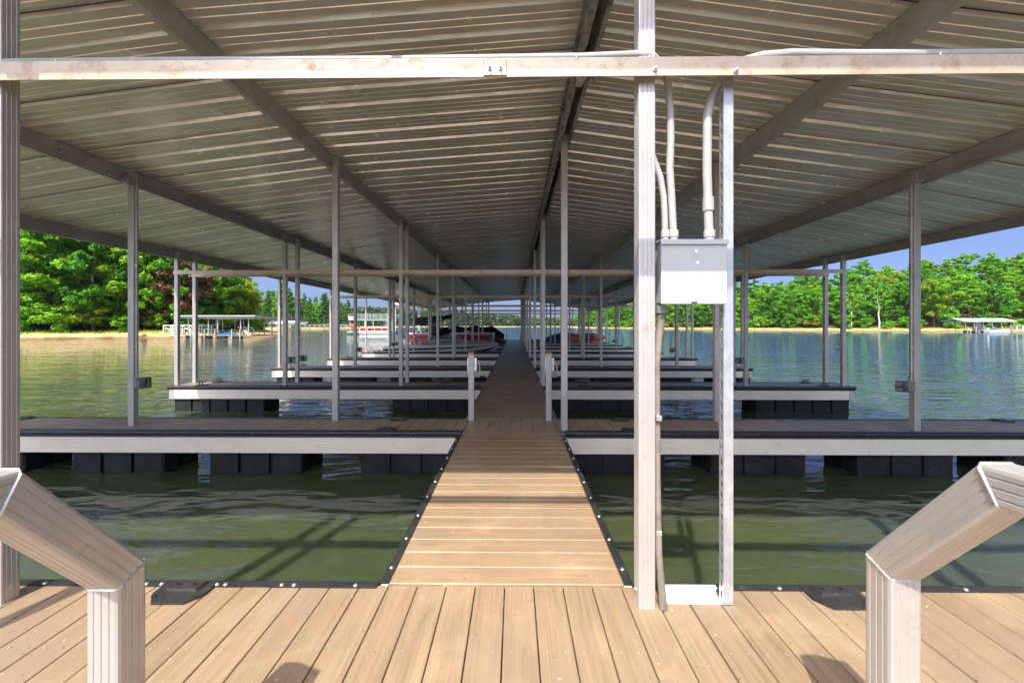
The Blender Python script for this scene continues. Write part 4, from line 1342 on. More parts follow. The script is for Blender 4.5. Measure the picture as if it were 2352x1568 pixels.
def speedboat():
    o = thing('speedboat', 'white and black speedboat with a raked windshield in the slip behind fifth finger dock', 'boat', (-6.75, dock_front(5) + FW + 1.52, WATER))
    L, B = 5.85, 2.25
    S = boat_sections(L, B, 1, [(0.0, 0.90, -0.30, 0.02, 0.74), (0.15, 0.96, -0.30, 0.02, 0.78), (0.35, 1.0, -0.28, 0.05, 0.80), (0.55, 0.98, -0.24, 0.12, 0.82), (0.72, 0.84, -0.14, 0.24, 0.84), (0.85, 0.58, 0.04, 0.40, 0.85), (0.94, 0.30, 0.30, 0.58, 0.84), (1.0, 0.03, 0.66, 0.72, 0.80)])
    def ring(k, z0f, z1f, out0=0.0, out1=0.0):
        pass
    def side(fr0, fr1, off, mat, nm_):
        mb = MB()
        for s in (-1, 1):
            secs = []
            for x, b, kz, cz, gz in S:
                p = lambda f: (x + off * 0.2, s * (b * (0.80 + 0.20 * f) + off), cz + (gz - cz) * f)
                secs.append([p(fr0), p((fr0 + fr1) / 2), p(fr1)])
            mb.loft(secs if s > 0 else [c[::-1] for c in secs])
        return mb.obj(nm_, M[mat], o, smooth=True)
    hull = MB()
    for s in (-1, 1):
        hull.loft([[(x, 0, kz), (x, s * b * 0.45, kz * 0.45 + cz * 0.55), (x, s * b * 0.80, cz)] for x, b, kz, cz, gz in S])
    hull.add([(0, -S[0][1] * 0.8, S[0][3]), (0, -S[0][1], S[0][4]), (0, S[0][1], S[0][4]), (0, S[0][1] * 0.8, S[0][3]), (0, 0, S[0][2])], [(0, 1, 2, 3, 4)])
    hull.obj('hull_bottom', M['white_gel'], o, smooth=True)
    side(0.0, 0.36, 0.0, 'black_gel', 'lower_band')
    side(0.36, 0.72, 0.004, 'white_gel', 'white_band')
    side(0.72, 0.84, 0.007, 'black_gel', 'upper_stripe')
    side(0.84, 1.0, 0.010, 'white_gel', 'gunwale')
    dk = MB()
    top = [(x, b * 1.0 + 0.01, gz) for x, b, kz, cz, gz in S]
    for a, b_ in zip(top[4:-1], top[5:]):
        dk.add([(a[0], -a[1], a[2]), (b_[0], -b_[1], b_[2]), (b_[0], 0, b_[2] + 0.10), (a[0], 0, a[2] + 0.12)], [(0, 1, 2, 3)])
        dk.add([(a[0], a[1], a[2]), (b_[0], b_[1], b_[2]), (b_[0], 0, b_[2] + 0.10), (a[0], 0, a[2] + 0.12)], [(3, 2, 1, 0)])
    for s in (-1, 1):
        for a, b_ in zip(top[:4], top[1:5]):
            dk.add([(a[0], s * a[1], a[2]), (b_[0], s * b_[1], b_[2]), (b_[0], s * b_[1] * 0.78, b_[2] + 0.05), (a[0], s * a[1] * 0.78, a[2] + 0.05)], [(0, 1, 2, 3)])
    dk.box(0.0, 0.9, -0.95, 0.95, 0.70, 0.80)
    dk.obj('deck', M['white_gel'], o)
    MB().bbox(-0.55, 0.0, -0.85, 0.85, 0.14, 0.22, 0.03).obj('swim_platform', M['white_gel'], o)
    MB().box(0.9, 4.1, -0.85, 0.85, 0.25, 0.30).obj('cockpit_floor', M['grey_plastic'], o)
    for x in (1.4, 2.6):
        for s in (-1, 1):
            st_ = MB().bbox(x, x + 0.5, s * 0.45 - 0.25, s * 0.45 + 0.25, 0.30, 0.62, 0.04)
            st_.bbox(x - 0.1, x + 0.02, s * 0.45 - 0.25, s * 0.45 + 0.25, 0.5, 1.0, 0.04)
            st_.obj('seat', M['white_gel'], o)
    # windshield: raked, wrapping round the cockpit
    rail0 = [(1.95, -0.98, 0.86), (3.1, -0.93, 0.90), (4.15, -0.55, 0.98), (4.30, 0.0, 1.0), (4.15, 0.55, 0.98), (3.1, 0.93, 0.90), (1.95, 0.98, 0.86)]
    rail1 = [(1.95, -0.94, 0.90), (2.75, -0.80, 1.20), (3.30, -0.45, 1.36), (3.38, 0.0, 1.38), (3.30, 0.45, 1.36), (2.75, 0.80, 1.20), (1.95, 0.94, 0.90)]
    g = MB().loft([rail0, rail1]).obj('windshield', M['tint_glass'], o)
    MB().tube(rail1, 0.022, 6).obj('windshield_frame', M['chrome'], g)
    for a, b_ in list(zip(rail0, rail1))[1:-1]:
        MB().tube([a, b_], 0.016, 6).obj('windshield_mullion', M['chrome'], g)
    # folded canvas top
    cv = MB()
    r = random.Random(4)
    secs = []
    for k in range(9):
        x = 2.35 + k * 0.13
        rr = 0.17 * math.sin(math.pi * (k + 0.6) / 9.2) + 0.03
        secs.append([(x, 0.0 + (rr * 4.5) * math.cos(2 * math.pi * j / 10), 1.40 + 0.02 * k + rr * math.sin(2 * math.pi * j / 10) * r.uniform(0.7, 1.3)) for j in range(10)])
    cv.loft(secs, closed=True, cap=True).obj('folded_top', M['black_cloth'], o, smooth=True)
    # bow rail and registration
    for s in (-1, 1):
        rp = [(3.7, s * 1.0, 0.88), (4.3, s * 0.82, 1.0), (5.0, s * 0.5, 1.0), (5.6, s * 0.12, 0.95)]
        MB().tube(rp, 0.014, 6).obj('bow_rail', M['chrome'], o)
    tc = bpy.data.curves.new('registration_number', 'FONT')
    tc.body = 'D 3331 AN'
    tc.size = 0.15
    tc.extrude = 0.002
    to = bpy.data.objects.new('tmp', tc)
    col.objects.link(to)
    dg = bpy.context.evaluated_depsgraph_get()
    me = bpy.data.meshes.new_from_object(to.evaluated_get(dg))
    bpy.data.objects.remove(to)
    me.materials.clear(); me.materials.append(M['black_gel'])
    ro = share('registration_number', me, o, (4.02, -1.0, 0.565), (R(88), 0, R(15)))
    ro['kind'] = 'stuff'
    MB().box(0, 0.09, -0.003, 0, 0, 0.09).obj('sticker', M['orange_kayak'], o, (4.78, -0.775, 0.585), (0, 0, R(20)))
    return o
speedboat()

def outboard(parent, loc, tilt):
    e = bpy.data.objects.new('outboard_motor', MB().loft([[(x * k + dx, y * k, z) for x, y in ((-0.26, -0.17), (0.16, -0.19), (0.24, 0), (0.16, 0.19), (-0.26, 0.17), (-0.33, 0))] for z, k, dx in ((0.0, 0.85, 0), (0.12, 1.0, 0), (0.38, 0.98, 0.0), (0.50, 0.80, -0.03), (0.54, 0.5, -0.05))], closed=True, cap=True).mesh('outboard_motor', M['black_gel'], True))
    put(e, parent)
    e.location = loc
    e.rotation_euler = (0, tilt, 0)
    MB().loft([[(x * k, y * k, z) for x, y in ((-0.20, -0.08), (0.14, -0.10), (0.14, 0.10), (-0.20, 0.08))] for z, k in ((-0.75, 0.7), (-0.4, 0.8), (0.0, 1.1))], closed=True, cap=True).obj('leg', M['grey_plastic'], e)
    gb = MB().lathe([(0.02, 0.22), (0.07, 0.10), (0.075, -0.12), (0.05, -0.28)], (0.0, 0, -0.80), 'x', 12)
    gb.box(-0.28, 0.1, -0.16, 0.16, -0.64, -0.62)
    gb.add([(0.08, 0.008, -0.86), (-0.12, 0.008, -0.86), (-0.10, 0.0, -1.06), (0.0, 0.0, -1.05)], [(0, 1, 2, 3), (3, 2, 1, 0)])
    gb.obj('gearcase', M['grey_plastic'], e, smooth=True)
    pr = MB()
    for k in range(3):
        a = k * 2.094
        c, s_ = math.cos(a), math.sin(a)
        pr.add([(-0.30, 0.02 * c, -0.80 + 0.02 * s_), (-0.26, 0.19 * c - 0.06 * s_, -0.80 + 0.19 * s_ + 0.06 * c), (-0.34, 0.20 * c + 0.06 * s_, -0.80 + 0.20 * s_ - 0.06 * c)], [(0, 1, 2), (2, 1, 0)])
    pr.obj('propeller', M['chrome'], e)
    return e

def pontoon_boat():
    y = dock_front(7) + FW + 1.5
    o = thing('pontoon_boat', 'red pontoon boat with its black sunshade up in the slip behind seventh finger dock', 'boat', (-7.35, y, WATER))
    L, B = 5.95, 2.3
    dz = 0.62
    for s in (-0.75, 0.75):
        MB().lathe([(0.05, -0.2), (0.26, 0.0), (0.29, 0.2), (0.29, L - 0.7), (0.18, L - 0.1), (0.03, L + 0.25)], (0, s, 0.16), 'x', 14).obj('pontoon', M['alu'], o, smooth=True)
    MB().bbox(-0.1, L + 0.05, -B / 2, B / 2, dz - 0.10, dz, 0.02).obj('deck', M['alu_white'], o)
    # fence panels: red, black stripe, white top rail; rounded bow corners
    out = [(0.0, -B / 2 + 0.03), (1.5, -B / 2 + 0.03), (3.0, -B / 2 + 0.03), (4.6, -B / 2 + 0.03), (5.55, -B / 2 + 0.05), (5.82, -B / 2 + 0.25), (5.90, 0), (5.82, B / 2 - 0.25), (5.55, B / 2 - 0.05), (4.6, B / 2 - 0.03), (3.0, B / 2 - 0.03), (1.5, B / 2 - 0.03), (0.0, B / 2 - 0.03), (0.0, -B / 2 + 0.03)]
    for a, b in zip(out[:-1], out[1:]):
        def strip(z0, z1, off, mat, nme, parent):
            d = Vector((b[0] - a[0], b[1] - a[1], 0)); n = Vector((d.y, -d.x, 0)).normalized() * off
            p, q = Vector((a[0], a[1], 0)) + n, Vector((b[0], b[1], 0)) + n
            n2 = n.normalized() * -0.02 if off else Vector((0, 0.02, 0))
            mb = MB().add([(*p.xy, z0), (*q.xy, z0), (*q.xy, z1), (*p.xy, z1), (*(p + n2).xy, z0), (*(q + n2).xy, z0), (*(q + n2).xy, z1), (*(p + n2).xy, z1)], [(0, 1, 2, 3), (7, 6, 5, 4), (3, 2, 6, 7), (0, 4, 5, 1), (0, 3, 7, 4), (1, 5, 6, 2)])
            return mb.obj(nme, M[mat], parent)
        pn = strip(dz + 0.02, dz + 0.62, 0.001, 'red_paint', 'fence_panel', o)
        strip(dz + 0.34, dz + 0.46, 0.006, 'black_gel', 'stripe', pn)
        strip(dz + 0.10, dz + 0.115, 0.006, 'black_gel', 'pinstripe', pn)
    MB().tube([(x, y_, dz + 0.66) for x, y_ in out], 0.045, 8).obj('top_rail', M['white_gel'], o, smooth=True)
    for x, y_ in ((0.5, 0.6), (0.5, -0.6), (3.9, 0.65), (3.9, -0.65)):
        st_ = MB().bbox(x, x + 1.2, y_ - 0.35, y_ + 0.35, dz, dz + 0.42, 0.05)
        st_.bbox(x - 0.05, x + 0.15, y_ - 0.35, y_ + 0.35, dz + 0.4, dz + 0.85, 0.05)
        st_.obj('bench', M['white_gel'], o)
    MB().bbox(2.5, 2.95, -0.9, -0.35, dz, dz + 0.9, 0.06).obj('helm_console', M['white_gel'], o)
    # sunshade
    bz = 2.36
    secs = []
    for k, x in enumerate((0.35, 0.9, 1.6, 2.3, 2.9)):
        sag = (0, 0.05, 0.03, 0.05, 0)[k]
        zz = bz + 0.10 * k * 0.55 - sag
        secs.append([(x, -1.12, zz - (0.55 if k == 1 else 0.36 if k < 3 else 0.15)), (x, -1.10, zz - 0.04), (x, -0.6, zz + 0.04), (x, 0, zz + 0.07), (x, 0.6, zz + 0.04), (x, 1.10, zz - 0.04), (x, 1.12, zz - (0.5 if k == 1 else 0.34 if k < 3 else 0.15))])
    sh = MB().loft(secs); sh.loft([[(p[0], p[1] * 0.99, p[2] - 0.02) for p in c][::-1] for c in secs])
    sh.obj('sunshade', M['black_cloth'], o, smooth=True)
    for s in (-1.1, 1.1):
        for a, b in (((2.1, dz + 0.66), (0.95, bz - 0.45)), ((2.1, dz + 0.66), (2.9, bz + 0.05)), ((2.3, dz + 0.66), (1.6, bz - 0.1)), ((1.2, dz + 0.9), (2.9, bz + 0.15)), ((0.4, dz + 0.66), (0.55, bz - 0.3))):
            MB().tube([(a[0], s, a[1]), (b[0], s, b[1])], 0.016, 6).obj('frame_tube', M['dark'], o)
    outboard(o, (-0.42, 0, 0.82), R(38))
    MB().tube([(0.0, -0.2, dz + 0.3), (-0.15, -0.2, dz + 0.75), (-0.35, -0.15, dz + 0.7), (-0.45, -0.1, dz + 0.4)], 0.02, 6).obj('cable', M['dark'], o)
    return o
pontoon_boat()

def covered_boat():
    y = dock_front(8) + FW + 1.5
    o = thing('covered_boat', 'dark boat under a peaked black mooring cover in the slip behind eighth finger dock', 'boat', (-7.2, y, WATER))
    L = 6.35
    S = [(0, 1.1), (0.2, 1.15), (0.5, 1.15), (0.75, 1.12), (0.9, 0.95), (0.97, 0.62), (1.0, 0.35)]
    MB().loft([[(t * L, b * 0.7, -0.2), (t * L, b, 0.1), (t * L, b, 0.95), (t * L, -b, 0.95), (t * L, -b, 0.1), (t * L, -b * 0.7, -0.2)] for t, b in S], closed=True, cap=True).obj('hull', M['black_gel'], o, smooth=False)
    secs = []
    N = 26
    for k in range(N + 1):
        t = k / N
        b = np.interp(t, [s[0] for s in S], [s[1] for s in S]) + 0.03
        pk = max(0, 1 - abs((t * 5.2) % 1.3 - 0.65) / 0.65)
        hz = 1.10 + (0.62 + 0.14 * pk ** 1.5) * min(1, (1.0 - t) / 0.17 + 0.12) * min(1, t / 0.05 + 0.5)
        secs.append([(t * L, -b, 0.80), (t * L, -b, 1.04), (t * L, -b * 0.55, 1.04 + (hz - 1.04) * 0.62), (t * L, 0, hz), (t * L, b * 0.55, 1.04 + (hz - 1.04) * 0.62), (t * L, b, 1.04), (t * L, b, 0.80)])
    MB().loft(secs, cap=True).obj('cover', M['black_cloth'], o, smooth=True)
    MB().tube([(L * 0.93, -0.6, 0.55), (L * 1.01, 0, 0.55), (L * 0.93, 0.6, 0.55)], 0.03, 6).obj('rub_rail', M['chrome'], o)
covered_boat()

def kayak(name, mat, label, loc, rot, L=3.0):
    o = thing(name, label, 'kayak', loc)
    o.rotation_euler = rot
    secs = []
    for k in range(17):
        t = k / 16
        b = 0.37 * math.sin(math.pi * min(max(t, 0.004), 0.996)) ** 0.7
        rise = 0.12 * abs(2 * t - 1) ** 3
        ring = []
        for j in range(14):
            a = 2 * math.pi * j / 14
            ring.append((t * L - L / 2, b * math.cos(a), rise + 0.17 * (b / 0.37) ** 0.5 * math.sin(a) * (1.0 if math.sin(a) < 0 else 0.75)))
        secs.append(ring)
    MB().loft(secs, closed=True, cap=True).obj('hull', M[mat], o, smooth=True)
    ck = [(0.05 + 0.5 * math.cos(2 * math.pi * k / 16), 0.23 * math.sin(2 * math.pi * k / 16), 0.135) for k in range(17)]
    MB().tube(ck, 0.02, 6).obj('cockpit_rim', M['dark'], o, smooth=True)
    MB().loft([[(p[0], p[1], 0.138) for p in ck[:16]], [(p[0] * 0.9, p[1] * 0.8, 0.145) for p in ck[:16]]], closed=True, cap=True).obj('seat_well', M['dark'], o)
    for x in (-L / 2 + 0.12, L / 2 - 0.12):
        MB().tube([(x - 0.05, 0, 0.20), (x, 0, 0.24), (x + 0.05, 0, 0.20)], 0.012, 6).obj('carry_handle', M['dark'], o)
y8 = dock_front(8)
kayak('kayak', 'blue_kayak', 'blue kayak leaning on its side against posts on eighth finger dock', (3.55, y8 + 0.45, 0.375), (R(78), R(-7), R(0)), 2.75)
kayak('kayak', 'orange_kayak', 'orange kayak lying on its side on eighth finger dock beside the blue one', (5.45, y8 + 0.22, 0.372), (R(82), R(-1), R(0)), 2.95)

# ---------------------------------------------------------------- far docks and cabins
def far_shelter(name, label, loc, rz, L, W, roof_z, gable, mats, posts, ladder=False, skirt=0.35):
    o = thing(name, label, 'boat shelter', loc, rz)
    dk = MB()
    dk.box(0, L, 0, 0.9, skirt, skirt + 0.12); dk.box(0, L, W - 1.0, W, skirt, skirt + 0.12); dk.box(L - 2.2, L, 0.9, W - 1.0, skirt, skirt + 0.12)
    dk.obj('deck', M['wood_dock'], o)
    x = 0.3
    while x < L - 1:
        MB().box(x, x + 1.2, 0.1, 0.8, -0.3, skirt - 0.01).obj('float', M['float'], o)
        x += 2.3
    for px in posts:
        for py in (0.25, W - 0.25):
            MB().box(px - 0.06, px + 0.06, py - 0.06, py + 0.06, skirt + 0.12, roof_z).obj('post', M[mats[1]], o)
    if gable:
        h = 0.95
        for s, nme in ((0, 'roof_slope'), (1, 'roof_slope')):
            y0, y1 = ((-0.5, W / 2) if s == 0 else (W + 0.5, W / 2))
            z0, z1 = roof_z, roof_z + h
            MB().add([(-0.6, y0, z0), (L + 0.6, y0, z0), (L + 0.6, y1, z1), (-0.6, y1, z1), (-0.6, y0, z0 + 0.08), (L + 0.6, y0, z0 + 0.08), (L + 0.6, y1, z1 + 0.08), (-0.6, y1, z1 + 0.08)], [(0, 1, 2, 3), (7, 6, 5, 4), (0, 4, 5, 1), (1, 5, 6, 2), (3, 2, 6, 7), (0, 3, 7, 4)]).obj(nme, M[mats[0]], o)
    else:
        MB().add([(-0.6, -0.6, roof_z + 0.2), (L + 0.7, -0.6, roof_z + 0.2), (L + 0.7, W + 0.6, roof_z - 0.12), (-0.6, W + 0.6, roof_z - 0.12), (-0.6, -0.6, roof_z + 0.30), (L + 0.7, -0.6, roof_z + 0.30), (L + 0.7, W + 0.6, roof_z - 0.02), (-0.6, W + 0.6, roof_z - 0.02)], [(0, 1, 2, 3), (7, 6, 5, 4), (0, 4, 5, 1), (1, 5, 6, 2), (3, 2, 6, 7), (0, 3, 7, 4)]).obj('roof', M[mats[0]], o)
        MB().box(-0.3, L + 0.2, -0.1, 0.06, roof_z - 0.12, roof_z + 0.185).obj('fascia_beam', M[mats[1]], o)
    return o

def ramp(name, label, loc, rz, L, mat, h=1.05, cross=True, tilt=0.0):
    o = thing(name, label, 'gangway', loc)
    o.rotation_euler = (0, -tilt, rz)
    MB().box(0, L, -0.6, 0.6, -0.06, 0.02).obj('deck', M['wood_dock'], o)
    for s in (-0.62, 0.62):
        MB().box(0, L, s - 0.04, s + 0.04, h - 0.05, h + 0.04).obj('top_rail', M[mat], o)
        MB().box(0, L, s - 0.03, s + 0.03, h * 0.5 - 0.03, h * 0.5 + 0.03).obj('middle_rail', M[mat], o)
        n = max(2, int(L / 1.6))
        for k in range(n + 1):
            x = L * k / n
            MB().box(x - 0.04, x + 0.04, s - 0.04, s + 0.04, -0.05, h - 0.052).obj('post', M[mat], o)
            if cross and k < n:
                MB().tube([(x, s, 0.0), (x + L / n, s, h - 0.05)] if k % 2 else [(x, s, h - 0.05), (x + L / n, s, 0.0)], 0.03, 4).obj('brace', M[mat], o)
    return o

# shelter by the sandy beach
ls = far_shelter('beach_boat_shelter', 'open boat shelter with a flat pale roof moored by the sandy beach', (-48.2, 59.6, WATER), R(-1.5), 10.4, 6.0, 3.0, False, ('roof_white', 'purlin'), (0.6, 1.6, 3.6, 5.0, 8.4, 9.6))
for i, px in enumerate((0.4, 1.35, 2.3, 3.3, 4.85, 7.3, 8.5)):
    q = thing('mooring_post', 'pale mooring post standing along the front of the beach boat shelter', 'post', (-48.2 + px, 59.35, WATER), group='mooring posts of the beach shelter')
    MB().box(-0.06, 0.06, -0.06, 0.06, -0.4, 1.25).obj('shaft', M['alu'], q)
    MB().box(-0.08, 0.08, -0.08, 0.08, 1.25, 1.32).obj('cap', M['alu'], q)
ramp('beach_gangway', 'white cross braced gangway from the sandy beach to the boat shelter', (-53.0, 62.5, WATER + 0.75), R(-6), 8.0, 'white', 1.15, True)
ld = thing('swim_ladder', 'white swim ladder folded out at the end of the beach boat shelter', 'ladder', (-38.6, 59.4, WATER + 0.45))
for s in (-0.25, 0.25):
    MB().tube([(-0.45, s, 0.75), (0.35, s, -0.1)], 0.05, 6).obj('rail', M['white'], ld)
for k in range(4):
    f = (k + 0.6) / 4.4
    MB().box(-0.45 + 0.8 * f - 0.05, -0.45 + 0.8 * f + 0.07, -0.25, 0.25, 0.75 - 0.85 * f - 0.02, 0.75 - 0.85 * f + 0.02).obj('step', M['white'], ld)
jk = thing('jet_ski', 'blue and black jet ski docked under the beach boat shelter', 'jet ski', (-43.4, 60.0, WATER + 0.3))
MB().loft([[(x, -b, 0.0), (x, -b, h * 0.7), (x, 0, h), (x, b, h * 0.7), (x, b, 0.0)] for x, b, h in ((0, 0.4, 0.35), (0.8, 0.5, 0.5), (1.6, 0.5, 0.6), (2.3, 0.35, 0.5), (2.9, 0.04, 0.35))], closed=True, cap=True).obj('hull', M['blue_kayak'], jk, smooth=True)
MB().bbox(0.3, 1.5, -0.18, 0.18, 0.45, 0.72, 0.05).obj('seat', M['black_gel'], jk)
MB().tube([(1.5, -0.35, 0.85), (1.65, 0, 0.8), (1.5, 0.35, 0.85)], 0.03, 6).obj('handlebar', M['dark'], jk)
for i, (cx, mat, nme) in enumerate(((-41.0, 'red_paint', 'dark red'), (-39.9, 'white', 'white'))):
    c = thing('lounge_chair', f'{nme} slatted chair on the beach boat shelter deck', 'chair', (cx, 63.6, WATER + 0.47), R(15))
    MB().box(-0.3, 0.35, -0.3, 0.3, 0.36, 0.41).obj('seat', M[mat], c)
    MB().add([(-0.3, -0.3, 0.4), (-0.3, 0.3, 0.4), (-0.6, 0.3, 1.05), (-0.6, -0.3, 1.05), (-0.34, -0.3, 0.4), (-0.34, 0.3, 0.4), (-0.64, 0.3, 1.05), (-0.64, -0.3, 1.05)], [(0, 1, 2, 3), (7, 6, 5, 4), (0, 4, 5, 1), (2, 6, 7, 3), (0, 3, 7, 4), (1, 5, 6, 2)]).obj('backrest', M[mat], c)
    for lx in (-0.25, 0.3):
        for ly in (-0.27, 0.27):
            MB().box(lx - 0.03, lx + 0.03, ly - 0.03, ly + 0.03, 0, 0.355).obj('leg', M[mat], c)

# shelter under the wooded hill
rs = far_shelter('hill_boat_shelter', 'gabled boat shelter with a bright white roof below the wooded hill', (130.6, 121.5, WATER), R(-4), 12.8, 6.0, 3.0, True, ('roof_white', 'purlin'), (0.4, 2.8, 5.2, 7.6, 10.0, 12.4))
for i, px in enumerate((0.3, 2.6, 4.9, 7.3, 9.6, 12.3)):
    q = thing('mooring_post', 'white mooring post along the front of the white roofed shelter', 'post', (130.7 + px, 121.2 - px * 0.06, WATER), group='mooring posts of the hill shelter')
    MB().box(-0.11, 0.11, -0.11, 0.11, -0.4, 1.5).obj('shaft', M['alu'], q)
    MB().box(-0.13, 0.13, -0.13, 0.13, 1.5, 1.58).obj('cap', M['alu'], q)
ramp('hill_gangway', 'white railed gangway from the white roofed shelter to the hill shore', (143.9, 120.8, WATER + 0.55), R(2), 14, 'white', 1.3, False)
b = thing('moored_skiff', 'small boat with a blue cover moored under the white roofed shelter', 'boat', (135.2, 120.0, WATER))
MB().loft([[(x, -w_, 0.65), (x, -w_ * 0.8, -0.1), (x, w_ * 0.8, -0.1), (x, w_, 0.65)] for x, w_ in ((0, 0.9), (3, 1.0), (5.2, 0.7), (6.4, 0.08))], closed=True, cap=True).obj('hull', M['white_gel'], b)
MB().loft([[(x, -0.8, 0.66), (x, 0, h), (x, 0.8, 0.66)] for x, h in ((0.6, 0.75), (1.4, 1.0), (2.6, 1.05), (3.4, 0.75))], cap=False).obj('cover', M['blue_kayak'], b)
MB().box(0.2, 0.5, -0.2, 0.2, 0.6, 1.3).obj('engine', M['white'], b)
cab = thing('dock_locker', 'tall grey locker standing under the white roofed shelter', 'locker', (136.6, 124.0, WATER + 0.47))
MB().bbox(0, 1.5, 0, 1.0, 0, 2.1, 0.03).obj('cabinet', M['steel'], cab)
MB().box(0.74, 0.76, -0.012, -0.002, 0.1, 2.0).obj('door_gap', M['dark'], cab)
MB().box(0.82, 0.86, -0.05, -0.002, 1.0, 1.2).obj('handle', M['dark'], cab)

# two storey dock with a slide, pontoon boat moored to it, footbridge and flag
td = thing('two_storey_dock', 'green railed two storey dock with an upper deck, reached by a footbridge', 'dock', (-38.6, 96, WATER))
MB().box(-0.6, 10.4, 0, 6, 0.25, 0.55).obj('deck', M['green_paint'], td)
for x in (0.2, 3.6, 5.6, 8.6, 10.0):
    for y_ in (0.2, 5.8):
        MB().box(x - 0.07, x + 0.07, y_ - 0.07, y_ + 0.07, 0.55, 3.1).obj('post', M['green_paint'], td)
MB().box(-0.2, 10.3, 0, 6, 3.1, 3.32).obj('upper_deck', M['alu'], td)
for y_ in (0.05, 5.95):
    for z in (3.75, 4.2, 4.6):
        MB().box(-0.2, 10.3, y_ - 0.025, y_ + 0.025, z - 0.025, z + 0.025).obj('rail', M['green_paint'], td)
    for k in range(8):
        x = -0.15 + k * 10.4 / 7
        MB().box(x - 0.035, x + 0.035, y_ - 0.036, y_ + 0.036, 3.32, 4.66).obj('baluster', M['green_paint'], td)
for k in range(9):
    MB().box(0.3 + k * 0.28, 0.55 + k * 0.28, 1.5, 2.6, 3.0 - k * 0.29, 3.05 - k * 0.29).obj('stair_step', M['green_paint'], td)
MB().bbox(-0.3, 0.9, 0.1, 1.2, 3.33, 4.0, 0.05).obj('deck_box', M['white'], td)
sl = thing('water_slide', 'dark slide with an orange tube float at the two storey dock', 'slide', (-38.4, 95.6, WATER + 0.55))
MB().loft([[(x, -0.35, z + 0.2), (x, -0.3, z), (x, 0.3, z), (x, 0.35, z + 0.2)] for x, z in ((0.2, 2.2), (1.0, 2.1), (1.8, 1.4), (2.8, 0.6), (3.6, 0.35))]).obj('chute', M['black_gel'], sl)
for x, h in ((0.3, 2.2), (1.4, 1.7)):
    for y_ in (-0.3, 0.3):
        MB().box(x - 0.04, x + 0.04, y_ - 0.04, y_ + 0.04, 0, h).obj('leg', M['alu'], sl)
MB().lathe([(0.05, -0.35), (0.5, -0.3), (0.62, 0.0), (0.5, 0.3), (0.05, 0.35)], (0.7, 0.1, 1.2), 'y', 16).obj('tube_float', M['orange_kayak'], sl, smooth=True)
pb = thing('moored_pontoon', 'distant red pontoon boat moored beside the two storey dock', 'boat', (-35.0, 94.2, WATER))
for s in (-0.8, 0.8):
    MB().lathe([(0.05, -0.3), (0.3, 0.0), (0.3, 6.2), (0.05, 7.2)], (0, s, 0.15), 'x', 10).obj('pontoon', M['alu'], pb)
MB().box(-0.1, 6.8, -1.2, 1.2, 0.5, 0.65).obj('deck', M['white'], pb)
for k in range(4):
    f = MB().box(0.1 + k * 1.65, 1.65 + k * 1.65, -1.18, -1.12, 0.66, 1.35).obj('fence_panel', M['red_paint'], pb)
    MB().box(0.02 + k * 1.65, 0.098 + k * 1.65, -1.2, -1.1, 0.65, 1.45).obj('fence_post', M['white'], pb)
MB().box(0.0, 6.7, -1.2, -1.1, 1.36, 1.48).obj('top_rail', M['white'], pb)
MB().tube([(4.4, 0, 1.3), (6.2, 0, 3.0)], 0.10, 8).obj('folded_shade', M['blue_kayak'], pb)
MB().bbox(1.0, 3.0, -0.4, 0.9, 0.66, 1.2, 0.1).obj('bench', M['white_gel'], pb)
ramp('footbridge', 'long pale green footbridge from the shore to the two storey dock', (-59.5, 106.0, WATER + 0.9), math.atan2(96.8 - 106.0, -38.8 + 59.5), 22.4, 'green_paint', 1.15, False)
fp = thing('flag_pole', 'slim pole with a red and white flag at the two storey dock', 'flag', (-27.9, 96.5, WATER + 0.5))
MB().tube([(0, 0, 0), (0, 0, 7.6)], 0.05, 6).obj('pole', M['white'], fp)
fl = MB().loft([[(0.03 + 0.28 * k, 0.06 * math.sin(k * 1.4), 7.5 - 0.28 * k - 0.05 * k), (0.03 + 0.28 * k, 0.06 * math.sin(k * 1.4), 6.3 - 0.30 * k)] for k in range(5)]).obj('flag', M['white'], fp)
MB().loft([[(0.03 + 0.28 * k, 0.06 * math.sin(k * 1.4) - 0.01, 7.5 - 0.33 * k), (0.03 + 0.28 * k, 0.06 * math.sin(k * 1.4) - 0.01, 7.15 - 0.33 * k)] for k in range(5)]).obj('red_band', M['orange_kayak'], fl)
MB().loft([[(0.03 + 0.28 * k, 0.06 * math.sin(k * 1.4) - 0.01, 6.62 - 0.32 * k), (0.03 + 0.28 * k, 0.06 * math.sin(k * 1.4) - 0.01, 6.3 - 0.30 * k)] for k in range(5)]).obj('red_band', M['orange_kayak'], fl)

# cabins and boathouse on the far point
def cabin(name, label, x, y, z, L, W, h, roofm, wallm):
    o = thing(name, label, 'boathouse', (x, y, z))
    MB().box(0, L, 0, W, 0, h).obj('wall', M[wallm], o)
    for k in range(3):
        MB().box(L * (0.15 + 0.28 * k), L * (0.30 + 0.28 * k), -0.03, -0.004, h * 0.25, h * 0.75).obj('window', M['dark'], o)
    for s in (0, 1):
        y0, y1 = ((-0.6, W / 2) if s == 0 else (W + 0.6, W / 2))
        MB().add([(-0.7, y0, h), (L + 0.7, y0, h), (L + 0.7, y1, h + 1.4), (-0.7, y1, h + 1.4), (-0.7, y0, h + 0.1), (L + 0.7, y0, h + 0.1), (L + 0.7, y1, h + 1.5), (-0.7, y1, h + 1.5)], [(0, 1, 2, 3), (7, 6, 5, 4), (0, 4, 5, 1), (1, 5, 6, 2), (3, 2, 6, 7), (0, 3, 7, 4)]).obj('roof_slope', M[roofm], o)
cabin('boathouse', 'boathouse with a pale grey roof among the far pines', -123, 206, WATER + 0.8, 11, 7, 2.0, 'roof_white', 'wood_dock')
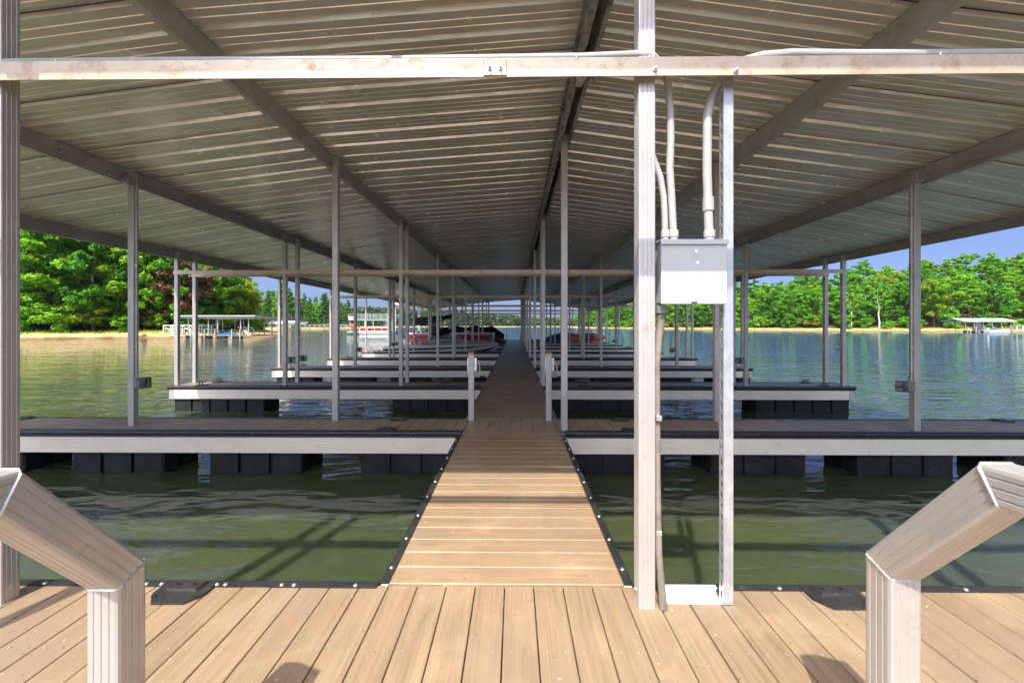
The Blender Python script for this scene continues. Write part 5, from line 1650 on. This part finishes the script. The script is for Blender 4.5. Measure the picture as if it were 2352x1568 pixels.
far_shelter('green_boat_shelter', 'far boat shelter with a green gabled roof near the cabin point', (-111.5, 198, WATER), 0, 10.5, 6, 2.6, True, ('roof_green', 'alu'), (0.5, 3.5, 7, 10))
bb = thing('beached_boat', 'small white boat with a red top pulled up on the far beach of the hill', 'boat', (82.5, 272, WATER))
MB().loft([[(x, -w_, 1.1), (x, -w_ * 0.7, -0.1), (x, w_ * 0.7, -0.1), (x, w_, 1.1)] for x, w_ in ((0, 1.0), (3.5, 1.1), (5.6, 0.8), (7.0, 0.1))], closed=True, cap=True).obj('hull', M['white_gel'], bb)
MB().loft([[(x, -1.0, 2.5), (x, 0, 2.75), (x, 1.0, 2.5)] for x in (1.2, 2.4, 3.8)]).obj('sunshade', M['red_paint'], bb)
for x in (1.3, 3.7):
    for s in (-0.95, 0.95):
        MB().tube([(x, s, 1.0), (x, s, 2.5)], 0.05, 5).obj('frame_tube', M['alu'], bb)
rk = np.random.default_rng(3)
for i in range(14):
    u = rk.uniform(0, 1)
    x, y = (-60 + 12 * u, 64.2 + 13 * u) if i < 7 else (-58 - 16 * u + 8, 104 + 20 * u)
    z = h_left(np.array([[x - 1.0, y + 0.6]]))[0][0]
    q = thing('shore_rock', 'rounded brown rock lying on the sandy shore', 'rock', (x - 1.0, y + 0.6, z + 0.05), rk.uniform(0, 6), group='rocks on the sandy shore')
    s = rk.uniform(0.25, 0.6)
    MB().loft([[(s * r_ * math.cos(a) * rk.uniform(0.8, 1.2), s * r_ * math.sin(a) * rk.uniform(0.8, 1.2), s * zz) for a in [2 * math.pi * k / 9 for k in range(9)]] for r_, zz in ((0.9, -0.3), (1.1, 0.1), (0.8, 0.5), (0.2, 0.7))], closed=True, cap=True).obj('stone', M['stone'], q, smooth=True)
# ---------------------------------------------------------------- the hazy air over the lake
hz = MB().box(-5500, 6200, -300, 6400, WATER - 5.0, 110.0)
hm = bpy.data.materials.new('lake haze')
hm.use_nodes = True
hn = hm.node_tree
hn.nodes.remove(hn.nodes['Principled BSDF'])
pv = hn.nodes.new('ShaderNodeVolumePrincipled')
pv.inputs['Color'].default_value = (0.92, 0.95, 1.0, 1)
pv.inputs['Density'].default_value = 0.00007
pv.inputs['Anisotropy'].default_value = 0.2
hn.links.new(pv.outputs[0], hn.nodes['Material Output'].inputs['Volume'])
ho = hz.obj('haze', hm)
ho['kind'] = 'stuff'
tag(ho, 'thin pale summer haze over the whole lake', 'haze')
